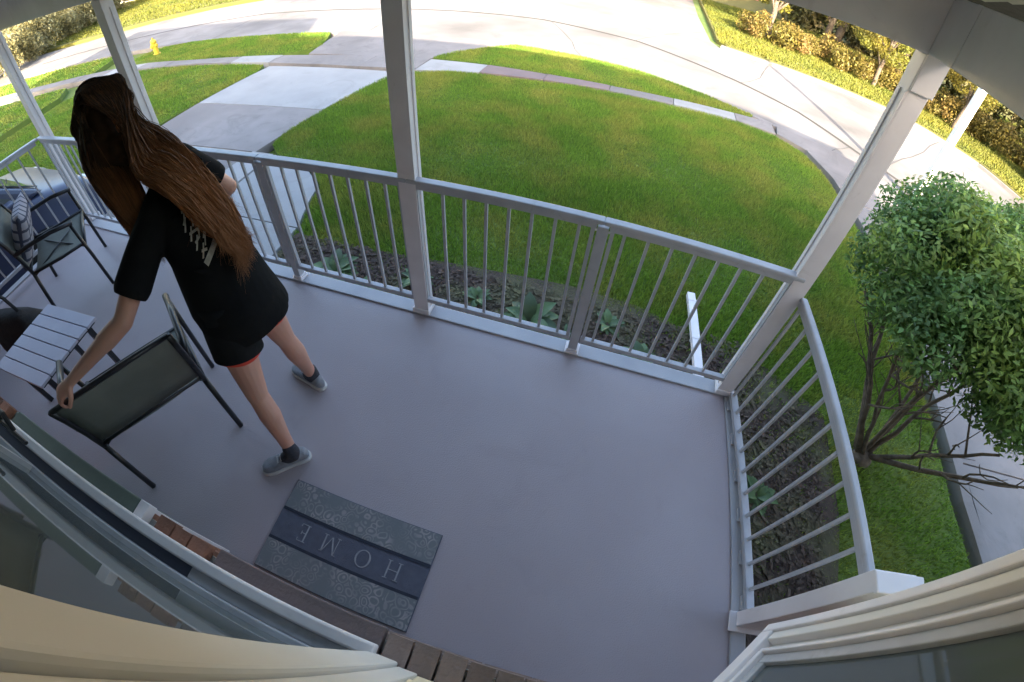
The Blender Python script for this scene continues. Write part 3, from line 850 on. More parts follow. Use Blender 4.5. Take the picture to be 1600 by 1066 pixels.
# ------------------------------------------------------------------ doormat
dm = thing('doormat', 'grey doormat printed with HOME between two bands of faded ornament', 'doormat', (-1.67, -1.492, .001))
M_mat = mat('mat_navy', (0.115, 0.12, 0.16), (0.095, 0.10, 0.135), 30, .95, .6, 300)
M_matl = mat('mat_line', (0.03, 0.035, 0.055), None, 30, .95, .4, 300)
M_let = mat('mat_lettering', (0.36, 0.36, 0.38), (0.25, 0.25, 0.28), 25, .95, .3, 300)
def ornament():
    m = bpy.data.materials.new('mat_ornament'); m.use_nodes = True
    n = m.node_tree.nodes; l = m.node_tree.links; p = n['Principled BSDF']; p.inputs['Roughness'].default_value = .95
    tc = n.new('ShaderNodeTexCoord')
    ns = n.new('ShaderNodeTexNoise'); ns.inputs['Scale'].default_value = 9; l.new(tc.outputs['Object'], ns.inputs[0])
    ad = n.new('ShaderNodeMixRGB'); ad.blend_type = 'ADD'; ad.inputs[0].default_value = .06
    l.new(tc.outputs['Object'], ad.inputs[1]); l.new(ns.outputs[1], ad.inputs[2])
    vo = n.new('ShaderNodeTexVoronoi'); vo.inputs['Scale'].default_value = 21; vo.feature = 'F1'; vo.inputs['Randomness'].default_value = .55
    l.new(ad.outputs[0], vo.inputs[0])
    sn = n.new('ShaderNodeMath'); sn.operation = 'SINE'
    mu = n.new('ShaderNodeMath'); mu.operation = 'MULTIPLY'; mu.inputs[1].default_value = 26
    l.new(vo.outputs[0], mu.inputs[0]); l.new(mu.outputs[0], sn.inputs[0])
    mr = n.new('ShaderNodeMapRange'); mr.inputs[1].default_value = -.2; mr.inputs[2].default_value = .7; l.new(sn.outputs[0], mr.inputs[0])
    n2 = n.new('ShaderNodeTexNoise'); n2.inputs['Scale'].default_value = 7; n2.inputs['Detail'].default_value = 3; l.new(tc.outputs['Object'], n2.inputs[0])
    r2 = n.new('ShaderNodeMapRange'); r2.inputs[1].default_value = .38; r2.inputs[2].default_value = .62; l.new(n2.outputs[0], r2.inputs[0])
    m2 = n.new('ShaderNodeMath'); m2.operation = 'MULTIPLY'; l.new(mr.outputs[0], m2.inputs[0]); l.new(r2.outputs[0], m2.inputs[1])
    cr = n.new('ShaderNodeMix'); cr.data_type = 'RGBA'
    cr.inputs[6].default_value = (.165, .175, .185, 1); cr.inputs[7].default_value = (.32, .29, .29, 1)
    l.new(m2.outputs[0], cr.inputs[0]); 
    l.new(cr.outputs[2], p.inputs['Base Color'])
    return m
M_orn = ornament()
MB().box(-.39, .39, -.232, .232, 0, .006).build('backing', M_mat, dm, bevel=.002)
MB().box(-.386, .386, .085, .228, .0062, .009).build('ornament_band', M_orn, dm)
MB().box(-.386, .386, -.228, -.085, .0062, .009).build('ornament_band', M_orn, dm)
MB().box(-.386, .386, .070, .084, .0062, .0085).build('border_line', M_matl, dm)
MB().box(-.386, .386, -.084, -.070, .0062, .0085).build('border_line', M_matl, dm)
# serif capitals, read from the street side
def stroke(m, pts, w1, z0=.0064, z1=.0082):
    for (x0, y0), (x1, y1) in zip(pts[:-1], pts[1:]):
        d = Vector((x1 - x0, y1 - y0)); L = d.length; d /= L; n = Vector((-d.y, d.x)) * w1 / 2
        m.prism([(x0 - n.x, y0 - n.y), (x1 - n.x, y1 - n.y), (x1 + n.x, y1 + n.y), (x0 + n.x, y0 + n.y)], z0, z1)
def letter(ch, cx):
    m = MB(); H = .082; w_ = .007; t_ = .0035
    y0, y1 = -H / 2, H / 2
    W = {'H': .07, 'O': .076, 'M': .084, 'E': .056}[ch]
    a, b = -W / 2, W / 2
    def ser(x, y, s=.011):
        stroke(m, [(x - s, y), (x + s, y)], .0035)
    if ch == 'H':
        for x in (a + .01, b - .01):
            stroke(m, [(x, y0 + .002), (x, y1 - .002)], w_); ser(x, y0); ser(x, y1)
        stroke(m, [(a + .0136, 0), (b - .0136, 0)], t_)
    if ch == 'O':
        n = 28
        vs = []
        for i in range(n):
            q = 2 * PI * i / n
            vs.append((W / 2 * math.cos(q), H / 2 * 1.03 * math.sin(q)))
            wi = .004 + .005 * abs(math.cos(q))
            vs.append(((W / 2 - wi) * math.cos(q), (H / 2 * 1.03 - .0045) * math.sin(q)))
        V_ = [(x, y, z) for z in (.0064, .0082) for x, y in vs]
        fs = []
        for i in range(n):
            j = (i + 1) % n
            A, B, C, D = 2 * i, 2 * j, 2 * j + 1, 2 * i + 1
            k = 2 * n
            fs += [(A, D, C, B), (A + k, B + k, C + k, D + k), (A, B, B + k, A + k), (D, D + k, C + k, C)]
        m.add(V_, fs)
    if ch == 'M':
        stroke(m, [(a + .008, y0 + .002), (a + .011, y1)], t_); stroke(m, [(b - .008, y0 + .002), (b - .011, y1)], w_)
        stroke(m, [(a + .013, y1 - .002), (0, y0 + .004)], w_); stroke(m, [(.002, y0 + .006), (b - .015, y1 - .004)], t_)
        ser(a + .008, y0, .009); ser(b - .008, y0); ser(a + .008, y1, .008); ser(b - .008, y1, .008)
    if ch == 'E':
        stroke(m, [(a + .01, y0 + .002), (a + .01, y1 - .002)], w_)
        for y, l in ((y0, .046), (0, .034), (y1, .044)):
            stroke(m, [(a, y) if y else (a + .014, 0), (a + l, y)], t_)
        stroke(m, [(a + .046, y0 + .002), (a + .048, y0 + .014)], t_); stroke(m, [(a + .043, y1 - .002), (a + .044, y1 - .013)], t_); stroke(m, [(a + .034, -.009), (a + .034, .009)], t_)
    o = m.build('letter_' + ch.lower(), M_let, dm)
    o.location = (cx, 0, 0); o.rotation_euler = (0, 0, PI)
for ch, cx in zip('HOME', (.235, .085, -.085, -.235)):
    letter(ch, cx)

# ------------------------------------------------------------------ sling chairs, table, cushion
def slingmat():
    m = mat('sling_fabric', (0.19, 0.20, 0.175), (0.15, 0.16, 0.14), 6, .85, 0)
    n = m.node_tree.nodes; l = m.node_tree.links
    tc = n.new('ShaderNodeTexCoord'); ck = n.new('ShaderNodeTexNoise'); ck.inputs['Scale'].default_value = 260
    l.new(tc.outputs['Object'], ck.inputs[0])
    b = n.new('ShaderNodeBump'); b.inputs['Strength'].default_value = .5; b.inputs['Distance'].default_value = .003
    l.new(ck.outputs[0], b.inputs['Height']); l.new(b.outputs[0], n['Principled BSDF'].inputs['Normal'])
    return m
M_sling = slingmat()
def make_chair(label):
    # chair faces local +x, seat centre above origin
    t = thing('patio_chair', label, 'chair', (0, 0, 0), 0, 'black framed patio chairs with sling seats')
    W = .295
    def fr(name, pts, r=.013, m=M_black):
        MB().tube(pts, r, 8).build(name, m, t, True)
    for s in (-1, 1):
        fr('rear_leg', [(-.24, s * W, 0), (-.215, s * W, .2), (-.19, s * W, .40)], .015)
        fr('back_post', [(-.19, s * W, .40), (-.205, s * W, .55), (-.235, s * W, .70), (-.262, s * W, .80)], .015)
        fr('front_leg', [(.27, s * (W + .02), 0), (.265, s * (W + .025), .3), (.25, s * (W + .03), .60)], .014)
        fr('armrest', [(.27, s * (W + .03), .615), (.1, s * (W + .03), .63), (-.1, s * (W + .02), .62), (-.215, s * (W + .0), .60)], .018)
        fr('seat_rail', [(-.19, s * W, .405), (.05, s * W, .40), (.265, s * W, .415)], .013)
    fr('top_bar', [(-.262, -W, .80), (-.27, 0, .805), (-.262, W, .80)], .013)
    fr('lower_back_bar', [(-.195, -W, .425), (-.195, W, .425)], .010)
    fr('front_bar', [(.262, -W, .405), (.262, W, .405)], .012)
    for a, b in (((.255, -W, .385), (-.18, W, .385)), ((.255, W, .385), (-.18, -W, .385))):
        fr('cross_brace', [a, b], .007)
    def sl(name, prof, hw, th=.004):
        m = MB(); vs = []
        for (x_, z_, sag) in prof:
            for j in range(9):
                v = -1 + 2 * j / 8
                vs.append((x_ + (sag[0] * (1 - v * v)), v * hw, z_ + sag[1] * (1 - v * v)))
        n = len(prof)
        o = len(vs)
        vs2 = [(a - .003, b, c - .004) for a, b, c in vs]
        fs = []
        for i in range(n - 1):
            for j in range(8):
                q = i * 9 + j
                fs.append((q, q + 1, q + 10, q + 9)); fs.append((o + q, o + q + 9, o + q + 10, o + q + 1))
        for j in range(8):
            fs.append((j, o + j, o + j + 1, j + 1)); q = (n - 1) * 9 + j; fs.append((q, q + 1, o + q + 1, o + q))
        for i in range(n - 1):
            q = i * 9; fs.append((q, q + 9, o + q + 9, o + q)); q += 8; fs.append((q, o + q, o + q + 9, q + 9))
        m.add(vs + vs2, fs).build(name, M_sling, t, True)
    sl('seat', [(-.17, .405, (0, -.02)), (-.05, .40, (0, -.03)), (.1, .40, (0, -.025)), (.25, .41, (0, -.01))], W - .004)
    sl('backrest', [(-.193, .45, (-.01, 0)), (-.205, .55, (-.02, 0)), (-.235, .70, (-.02, 0)), (-.260, .79, (-.01, 0))], W - .004)
    return t
chA = make_chair('black patio chair with grey sling seat that the woman holds by its back')
chB = copy_tree(chA)
chB['label'] = 'black patio chair at the far end with a checked cushion on it'
fdir = Vector((-.877, .48, 0))
ang = math.atan2(fdir.y, fdir.x)
chA.rotation_euler = (0, 0, ang)
# rear legs meet the floor near (-2.54,-1.11) and (-2.80,-1.62)
cx = Vector((-2.685, -1.378, 0)) + fdir.normalized() * .24
chA.location = (cx.x, cx.y, 0)
chB.rotation_euler = (0, 0, R(60))
chB.location = (-4.87, -.62, 0)
# checked cushion on the far chair
def plaid():
    m = bpy.data.materials.new('checked_cloth'); m.use_nodes = True
    n = m.node_tree.nodes; l = m.node_tree.links; p = n['Principled BSDF']; p.inputs['Roughness'].default_value = .95
    tc = n.new('ShaderNodeTexCoord'); sp = n.new('ShaderNodeSeparateXYZ'); l.new(tc.outputs['Object'], sp.inputs[0])
    outs = []
    for ax in (0, 1):
        f = n.new('ShaderNodeMath'); f.operation = 'MULTIPLY'; f.inputs[1].default_value = 13; l.new(sp.outputs[ax], f.inputs[0])
        g = n.new('ShaderNodeMath'); g.operation = 'FRACT'; l.new(f.outputs[0], g.inputs[0])
        c = n.new('ShaderNodeMath'); c.operation = 'LESS_THAN'; c.inputs[1].default_value = .28; l.new(g.outputs[0], c.inputs[0])
        outs.append(c)
    a = n.new('ShaderNodeMath'); a.operation = 'MAXIMUM'; l.new(outs[0].outputs[0], a.inputs[0]); l.new(outs[1].outputs[0], a.inputs[1])
    mx = n.new('ShaderNodeMix'); mx.data_type = 'RGBA'; mx.inputs[6].default_value = (.33, .32, .36, 1); mx.inputs[7].default_value = (.06, .065, .10, 1)
    l.new(a.outputs[0], mx.inputs[0]); l.new(mx.outputs[2], p.inputs['Base Color'])
    return m
M_plaid = plaid()
def cushion(name, label, loc, rot, sx, sy, sz):
    m = MB(); n = 14
    vs = []
    for sgn in (1, -1):
        for i in range(n + 1):
            for j in range(n + 1):
                u = -1 + 2 * i / n; v = -1 + 2 * j / n
                th = (max(0, 1 - u ** 4) * max(0, 1 - v ** 4)) ** .5
                pinch = 1 - .06 * (u * u + v * v - u * u * v * v * 2)
                vs.append((u * sx * pinch, v * sy * pinch, sgn * sz * th))
    fs = []
    k = (n + 1) ** 2
    for i in range(n):
        for j in range(n):
            q = i * (n + 1) + j
            fs.append((q, q + n + 1, q + n + 2, q + 1)); fs.append((k + q, k + q + 1, k + q + n + 2, k + q + n + 1))
    me = m.add(vs, fs).mesh(name, M_plaid, True)
    bm = bmesh.new(); bm.from_mesh(me); bmesh.ops.remove_doubles(bm, verts=bm.verts, dist=1e-5); bm.to_mesh(me); bm.free()
    o = link(name, me); o.location = loc; o.rotation_euler = rot
    return tag(o, label, 'cushion')
cushion('cushion', 'plump grey cushion with dark checks leaning on the far patio chair', (-4.94, -.75, .62), (0, R(-64), R(60)), .22, .23, .07)
# low slatted side table with a folded newspaper-pale top
M_table = mat('pale_lilac_paint', (0.50, 0.50, 0.60), (0.43, 0.43, 0.54), 5, .5, .05, 80)
tb = thing('side_table', 'low pale slatted table standing between the two patio chairs', 'table', (-3.83, -1.33, 0), R(6))
for i in range(6):
    y = -.215 + .086 * i
    MB().box(-.27, .27, y - .040, y + .040, .43, .448).build('slat', M_table, tb, bevel=.003)
for sx_ in (-1, 1):
    for sy_ in (-1, 1):
        MB().box(sx_ * .23 - .015, sx_ * .23 + .015, sy_ * .19 - .015, sy_ * .19 + .015, 0, .405).build('leg', M_black, tb)
    MB().box(sx_ * .23 - .012, sx_ * .23 + .012, -.24, .24, .406, .4295).build('apron', M_black, tb)
# black bag on the floor by the far chair
M_bag = mat('black_canvas', (.018, .018, .02), (.03, .03, .032), 20, .9, .5, 80)
bg_ = thing('bag', 'slumped black canvas bag with a strap beside the pale table', 'bag', (-4.72, -1.27, 0), R(20))
bg_.scale = (1.35, 1.35, 1.2)
m_ = MB()
n = 16
for k, (zz, a, b) in enumerate([(0, .17, .11), (.05, .19, .125), (.15, .18, .11), (.24, .165, .07), (.29, .15, .035)]):
    for i in range(n):
        q = 2 * PI * i / n
        e = .55
        cx_ = math.copysign(abs(math.cos(q)) ** e, math.cos(q)) * a * (1 + .06 * math.sin(3 * q + k)); cy_ = math.copysign(abs(math.sin(q)) ** e, math.sin(q)) * b
        m_.v.append((cx_, cy_ + .02 * math.sin(k), zz))
for k in range(4):
    for i in range(n):
        m_.f.append((k * n + i, k * n + (i + 1) % n, (k + 1) * n + (i + 1) % n, (k + 1) * n + i))
m_.f.append(tuple(range(n - 1, -1, -1))); m_.f.append(tuple(4 * n + i for i in range(n)))
m_.build('body', M_bag, bg_, True)
MB().tube([(-.12, .0, .28), (-.09, .0, .40), (0, .01, .46), (.09, 0, .40), (.12, 0, .28)], .010, 6, flat=.4).build('strap', M_bag, bg_, True)

# ------------------------------------------------------------------ car on the driveway
M_car = mat('dark_blue_car_paint', (0.03, 0.04, 0.085), (0.025, 0.035, 0.078), 3, .3, 0, spec=.6)
M_tyre = mat('tyre_rubber', (.02, .02, .02), None, 20, .9)
M_lamp = mat('headlight_glass', (.55, .56, .58), None, 20, .15)
car = thing('parked_car', 'dark blue car parked on the driveway beyond the left end of the porch', 'car', (-7.05, -1.75, G - .0))
prof = [(2.28, .32), (2.33, .50), (2.30, .70), (2.18, .82), (1.75, .92), (1.60, .95), (-1.75, .97), (-2.15, .93), (-2.28, .75), (-2.30, .45), (-2.22, .28)]
def hull(stations, prof, m_, name, parent, sm=True):
    m = MB(); n = len(prof)
    vs = []
    for (x_, sy_, dz) in stations:
        for (y_, z_) in prof:
            vs.append((x_, y_ * sy_, .28 + (z_ - .28) * dz))
    fs = []
    for i in range(len(stations) - 1):
        for j in range(n):
            fs.append((i * n + j, i * n + (j + 1) % n, (i + 1) * n + (j + 1) % n, (i + 1) * n + j))
    fs.append(tuple(range(n - 1, -1, -1))); fs.append(tuple((len(stations) - 1) * n + j for j in range(n)))
    o = m.add(vs, fs).build(name, m_, parent, sm)
    if sm:
        es = o.modifiers.new('e', 'EDGE_SPLIT'); es.split_angle = R(40)
    return o
hull([(-.90, .955, .90), (-.86, .975, .96), (-.72, .99, .99), (-.3, 1, 1), (.3, 1, 1), (.72, .99, .99), (.86, .975, .96), (.90, .955, .90)], prof, M_car, 'body', car)
cab = MB()
def frus(y0, y1, z0, hw0, Y0, Y1, z1, hw1):
    return [(-hw0, y0, z0), (hw0, y0, z0), (hw0, y1, z0), (-hw0, y1, z0), (-hw1, Y0, z1), (hw1, Y0, z1), (hw1, Y1, z1), (-hw1, Y1, z1)]
cab.add(frus(-1.95, 1.75, .93, .82, -1.35, .95, 1.50, .66), [(3, 2, 1, 0), (4, 5, 6, 7), (0, 1, 5, 4), (1, 2, 6, 5), (2, 3, 7, 6), (3, 0, 4, 7)])
cab.build('cabin', M_car, car, bevel=.05)
def quad(a, b, c, d, off):
    a, b, c, d = map(Vector, (a, b, c, d)); n = (b - a).cross(d - a).normalized() * off
    return MB().add([a + n, b + n, c + n, d + n, a - n, b - n, c - n, d - n], [(0, 1, 2, 3), (7, 6, 5, 4), (0, 4, 5, 1), (1, 5, 6, 2), (2, 6, 7, 3), (3, 7, 4, 0)])
quad((.74, 1.71, .985), (-.74, 1.71, .985), (-.61, 1.0, 1.475), (.61, 1.0, 1.475), .006).build('windshield', M_glass, car)
quad((-.74, -1.915, .98), (.74, -1.915, .98), (.61, -1.40, 1.46), (-.61, -1.40, 1.46), .006).build('rear_window', M_glass, car)
for s in (-1, 1):
    quad((s * .811, 1.5, .97), (s * .811, -.10, .97), (s * .68, -.12, 1.44), (s * .68, .95, 1.44), .006).build('side_window', M_glass, car)
    quad((s * .811, -.18, .97), (s * .811, -1.72, .97), (s * .68, -1.30, 1.44), (s * .68, -.20, 1.44), .006).build('side_window', M_glass, car)
    MB().box(s * .66 - .17, s * .66 + .17, 2.2, 2.315, .60, .72).build('headlight', M_lamp, car, bevel=.02)
    MB().box(s * .95 - .08, s * .95 + .08, 1.25, 1.37, .97, 1.09).build('wing_mirror', M_car, car, bevel=.02)
    for yw in (1.42, -1.42):
        wh = MB().tube([(s * .74, yw, .325), (s * .925, yw, .325)], .325, 24).build('wheel', M_tyre, car)
        MB().tube([(s * .86, yw, .325), (s * .93, yw, .325)], .2, 16).build('rim', M_alu, wh)
MB().box(-.42, .42, 2.27, 2.335, .40, .56).build('grille', M_bolt, car, bevel=.01)
for k in range(3):
    MB().tube([(-.5 + .5 * k - .2, 1.74, .985), (-.5 + .5 * k + .15, 1.64, 1.06)], .008, 5).build('wiper', M_black, car) if k < 2 else None

# ------------------------------------------------------------------ across the street
M_pole = mat('white_post_paint', (.78, .76, .72), (.70, .68, .64), 6, .5)
pl = thing('street_post', 'slim white square post standing in the sun beyond the shrub', 'post', (4.35, 5.82, G))
MB().box(-.06, .06, -.06, .06, -.1, 2.75).build('shaft', M_pole, pl, bevel=.005)
MB().prism([(-.075, -.075), (.075, -.075), (.075, .075), (-.075, .075)], 2.751, 2.80).build('cap', M_pole, pl, bevel=.01)
M_hyd = mat('yellow_hydrant_paint', (.62, .45, .04), (.5, .36, .03), 6, .5)
hy = thing('fire_hydrant', 'small yellow fire hydrant at the tip of the grass strip', 'hydrant', (-13.35, 6.75, G))
hy.scale = (.75, .75, .75)
MB().tube([(0, 0, 0), (0, 0, .05)], .15, 14).tube([(0, 0, .05), (0, 0, .48)], .10, 14).build('barrel', M_hyd, hy)
MB().ell((0, 0, .48), (.12, .12, .11), 14, 8).tube([(0, 0, .57), (0, 0, .64)], .03, 6).build('bonnet', M_hyd, hy, True)
MB().tube([(-.17, 0, .36), (.17, 0, .36)], .05, 10).build('outlet', M_hyd, hy); MB().tube([(0, -.17, .33), (0, 0, .33)], .06, 10).build('pumper_outlet', M_hyd, hy)

def tree_meshes(seed, n, size, Rr, Rz, mleaf, zc):
    rr = random.Random(seed)
    cl = []
    for i in range(26):
        while True:
            v = Vector((rr.uniform(-1, 1), rr.uniform(-1, 1), rr.uniform(-1, 1)))
            if v.length < 1: break
        s = rr.uniform(.28, .5) * Rr * .6
        cl.append(((v.x * Rr * .8, v.y * Rr * .8, zc + v.z * Rz * .8), (s, s, s * .7), s * s))
    V, F = leafcloud(cl, n, size, seed)
    return npmesh('crown', V, F, mleaf)
def trunk_mesh(seed, zc, Rr, r0):
    rng.seed(seed)
    m = MB()
    pts = limb(m, (0, 0, -.15), (rng.uniform(-.2, .2), rng.uniform(-.2, .2), zc * .9), r0, r0 * .55, .05, 7, 9)
    for i in range(7):
        a = 2 * PI * i / 7 + rng.uniform(-.4, .4)
        q = pts[rng.choice((3, 4, 5, 6))]
        limb(m, q, (math.cos(a) * Rr * .6, math.sin(a) * Rr * .6, zc + rng.uniform(-.3, .6)), r0 * .4, r0 * .12, .12, 5, 6)
    return m.mesh('trunk', M_bark, True)
TV = []
for s in range(4):
    TV.append((trunk_mesh(30 + s, 2.9 + .3 * s, 1.9, .13 + .02 * s), tree_meshes(40 + s, 9000, .075, 2.1 + .2 * s, 1.5, M_leafy, 2.45 + .25 * s)))
def tree(x, y, k, sc, rz, label):
    t = thing('street_tree', label, 'tree', (x, y, G), rz, 'sunlit trees across the street')
    t.scale = (sc, sc, sc)
    link('trunk', TV[k][0], t); link('crown', TV[k][1], t)['kind'] = 'stuff'
for a in [(3.4, 17.0, 0, .95, 0, 'sunlit tree with a pale trunk nearest the side street'), (5.9, 18.3, 1, 1.0, 1, 'second sunlit tree from the side street, behind the yellow verge'),
          (8.7, 17.3, 2, .9, 2, 'leaning sunlit tree above the low hedge'), (11.4, 16.2, 3, 1.05, 3, 'sunlit tree seen left of the white corner post'),
          (12.5, 12.6, 0, .78, 4, 'yellow-green tree seen between corner post and slim post'), (14.9, 10.8, 1, .85, 5, 'broad yellow-green tree behind the slim white post'),
          (16.4, 7.4, 2, .9, 2.2, 'orange tinted tree right of the slim white post'), (17.6, 3.6, 3, .9, 1.2, 'last tree at the right edge across the street'),
          (6.9, 14.9, 1, .62, .7, 'small sunlit tree close behind the far kerb, right of the brick house'), (9.6, 13.6, 2, .6, 1.9, 'small sunlit tree close behind the far kerb near the beam'),
          (12.0, 9.6, 3, .62, 3.3, 'small yellow tree just right of the white corner post'), (13.7, 6.4, 0, .62, .3, 'small yellow tree just right of the slim white post'),
          (8.2, 23.5, 3, 1.3, .5, 'tall shaded tree far behind the hedge'), (14.8, 21.0, 0, 1.3, 2.5, 'tall shaded tree behind the post bracket')]:
    tree(*a)
# low bushes / hedge
hv = []
for s in range(3):
    rr = random.Random(70 + s)
    cl = [((rr.uniform(-.7, .7), rr.uniform(-.5, .5), rr.uniform(.3, .9)), (.42, .42, .38), 1) for _ in range(12)]
    V, F = leafcloud(cl, 2300, .07, 80 + s)
    hv.append(npmesh('hedge_bush', V, F, M_leafd))
ORD = 'first second third fourth fifth sixth seventh eighth ninth tenth eleventh twelfth thirteenth fourteenth fifteenth sixteenth seventeenth'.split()
def ordn(k):
    return ORD[k - 1]
hl = []
for s in range(3):
    rr = random.Random(170 + s)
    cl = [((rr.uniform(-.7, .7), rr.uniform(-.5, .5), rr.uniform(.3, 1.0 + .5 * (k_ % 3 == 0))), (.34, .34, .4), 1) for k_ in range(12)]
    V, F = leafcloud(cl, 2300, .07, 180 + s)
    hl.append(npmesh('hedge_bush', V, F, M_paleleaf))
places = []
rr = random.Random(9)
for i in range(17):
    t_ = i / 16
    x_ = 2.6 + t_ * 12.5; y_ = 16.2 - 5.2 * t_ ** 1.8 + rr.uniform(-.3, .3)
    places.append((x_, y_, rr.uniform(.6, .9), 'R'))
for i in range(10):
    places.append((14.6 + .42 * i + rr.uniform(-.2, .2), 9.6 - 1.25 * i, rr.uniform(.7, 1.0), 'R'))
for i in range(14):
    t_ = i / 13
    places.append((-23.5 - 5.5 * t_ + rr.uniform(-.4, .4), 6.6 + 9.5 * t_, rr.uniform(1.0, 1.4), 'L'))
for i, (x_, y_, s_, sd_) in enumerate(places):
    o = link('hedge_bush', (hv if sd_ == 'R' else hl)[i % 3]); o.location = (x_, y_, G - .02); o.scale = (s_, s_, s_ * rr.uniform(.85, 1.15)); o.rotation_euler = (0, 0, rr.uniform(0, 6))
    if sd_ == 'R':
        nR = i + 1
        tag(o, ('bronze-green hedge bush across the street, %s counted from the side street' % ordn(nR)) if i < 17 else ('bronze-green bush right of the slim post, %s toward the right picture edge' % ordn(i - 16)), 'bush', 'bushes of the low hedge on the right')
    else:
        tag(o, 'pale hedge bush across the street at the upper left, %s from its near end' % ordn(i - 26), 'bush', 'bushes of the hedge at the upper left')
# flowering shrub among the trees
V, F = leafcloud([((0, 0, .45), (.4, .4, .4), 1), ((.25, .1, .3), (.3, .3, .25), .6)], 1500, .06, 99)
M_red = mat('dark_red_leaves', (.20, .03, .04), (.12, .02, .05), 3, .6, trans=.3, island=.4)
o = link('flowering_shrub', npmesh('flowering_shrub', V, F, M_red)); o.location = (11.6, 11.3, G); tag(o, 'small dark red shrub in front of the yellow-green trees', 'shrub')
# houses beyond
def farhouse(loc, rz, L, D, H, mw, label, seed):
    t = thing('far_house', label, 'house', loc, rz)
    MB().box(-L / 2, L / 2, 0, D, -.1, H).build('wall', mw, t)
    MB().add([(-L / 2 - .5, -.5, H - .05), (L / 2 + .5, -.5, H - .05), (L / 2 + .5, D + .5, H - .05), (-L / 2 - .5, D + .5, H - .05), (-L / 2 - .5, D / 2, H + 2), (L / 2 + .5, D / 2, H + 2)],
             [(0, 1, 5, 4), (2, 3, 4, 5), (1, 2, 5), (3, 0, 4), (3, 2, 1, 0)]).build('roof', M_shingle, t)
    for k in range(4):
        x_ = -L / 2 + L * (k + .5) / 4
        if k == 1:
            d_ = MB().box(x_ - .5, x_ + .5, -.06, .0, 0, 2.1).build('door', M_paint, t); MB().ell((x_ + .38, -.09, 1.0), (.03, .03, .03), 8, 6).build('handle', M_bolt, d_); continue
        f_ = MB().box(x_ - .75, x_ + .75, -.05, -.001, .9, 2.1).build('window', M_paint, t)
        MB().box(x_ - .66, x_ - .03, -.07, -.051, .98, 2.02).build('pane', M_glass, f_); MB().box(x_ + .03, x_ + .66, -.07, -.051, .98, 2.02).build('pane', M_glass, f_)
farhouse((-.5, 31, G), R(6), 12, 8, 2.9, M_brick, 'low brick house far back behind the trees on the right', 1)
farhouse((-7.5, 21.5, G), R(-2), 11, 8, 2.8, M_siding, 'cream sided house directly across the street at the top', 2)
farhouse((-28, 20, G), R(38), 12, 8, 2.8, M_trim, 'pale house far back at the upper left', 3)
r_ = np.random.RandomState(31)
cl = []
for i in range(46):
    t_ = i / 45
    cl.append(((5.5 + 16 * t_ + r_.uniform(-.6, .6), 25.5 - 13.5 * t_ ** 1.5 + r_.uniform(-1, 1.5), G + r_.uniform(.3, 3.2)), (1.3, 1.3, 1.2), 1))
V, F = leafcloud(cl, 26000, .16, 32)
o = link('woods', npmesh('woods', V, F, M_woods)); tag(o, 'dark undergrowth and trees closing the view behind the right hedge', 'woods', None, 'stuff')
# far mass of trees closing the view
r_ = np.random.RandomState(12)
cl = []
for i in range(70):
    a = R(-70 + 165 * i / 69)
    d_ = 44 + r_.uniform(-4, 5)
    cl.append(((math.sin(a) * d_, math.cos(a) * d_, G + 3.0 + r_.uniform(-.5, 1.5)), (2.8, 2.8, 3.6), 1))
V, F = leafcloud(cl, 42000, .30, 13)
o = link('distant_trees', npmesh('distant_trees', V, F, M_leafy)); tag(o, 'continuous mass of trees far behind the houses across the street', 'trees', None, 'stuff')

# ------------------------------------------------------------------ the woman
ORG = Vector((-2.22, -.95, 0))
wo = thing('person', 'woman with long brown hair in black shirt and shorts, bending toward a patio chair', 'person', tuple(ORG))
M_skin = mat('skin', (0.56, 0.315, 0.235), (0.50, 0.27, 0.20), 6, .5, .06, 200, c3=(.60, .30, .22), scale3=5, subsurf=.15)
M_shirt = mat('black_cotton', (0.007, 0.007, 0.008), (0.011, 0.011, 0.011), 8, .95, .3, 40, spec=.15)
M_short = mat('black_shorts', (0.010, 0.011, 0.012), (0.016, 0.016, 0.017), 8, .9, .3, 40, spec=.15)
M_coral = mat('coral_lining', (0.85, 0.10, 0.06), (.75, .08, .05), 8, .8)
M_sock = mat('charcoal_sock', (.035, .035, .045), (.05, .05, .06), 40, .95, .5, 200)
M_shoe = mat('grey_knit', (.30, .31, .34), (.22, .23, .26), 30, .85, .6, 250)
M_sole = mat('pale_sole', (.60, .60, .60), (.5, .5, .5), 10, .6)
def V3(*a):
    return Vector(a)
def capsule(m, p0, r0, p1, r1, n=16, flat=1.0, fdir=None):
    p0 = Vector(p0); p1 = Vector(p1)
    d = (p1 - p0); L = d.length; d.normalize()
    if fdir is None:
        fdir = Vector((0, 0, 1)) if abs(d.z) < .9 else Vector((1, 0, 0))
    a = (Vector(fdir) - d * d.dot(Vector(fdir))).normalized(); b = d.cross(a)
    rings = []
    for k in range(1, 5):
        t = -PI / 2 + PI / 2 * k / 4
        rings.append((p0 + d * r0 * math.sin(t), r0 * math.cos(t)))
    for k in range(1, 4):
        rings.append((p0.lerp(p1, k / 4), r0 + (r1 - r0) * k / 4))
    for k in range(0, 4):
        t = PI / 2 * k / 4
        rings.append((p1 + d * r1 * math.sin(t), r1 * math.cos(t)))
    o = len(m.v)
    m.v.append(tuple(p0 - d * r0))
    for c, r in rings:
        for i in range(n):
            q = 2 * PI * i / n
            m.v.append(tuple(c + a * math.cos(q) * r * flat + b * math.sin(q) * r))
    m.v.append(tuple(p1 + d * r1))
    e = len(m.v) - 1
    for i in range(n):
        m.f.append((o, o + 1 + (i + 1) % n, o + 1 + i))
        m.f.append((e, e - n + i, e - n + (i + 1) % n))
    for k in range(len(rings) - 1):
        for i in range(n):
            A = o + 1 + k * n
            m.f.append((A + i, A + (i + 1) % n, A + n + (i + 1) % n, A + n + i))
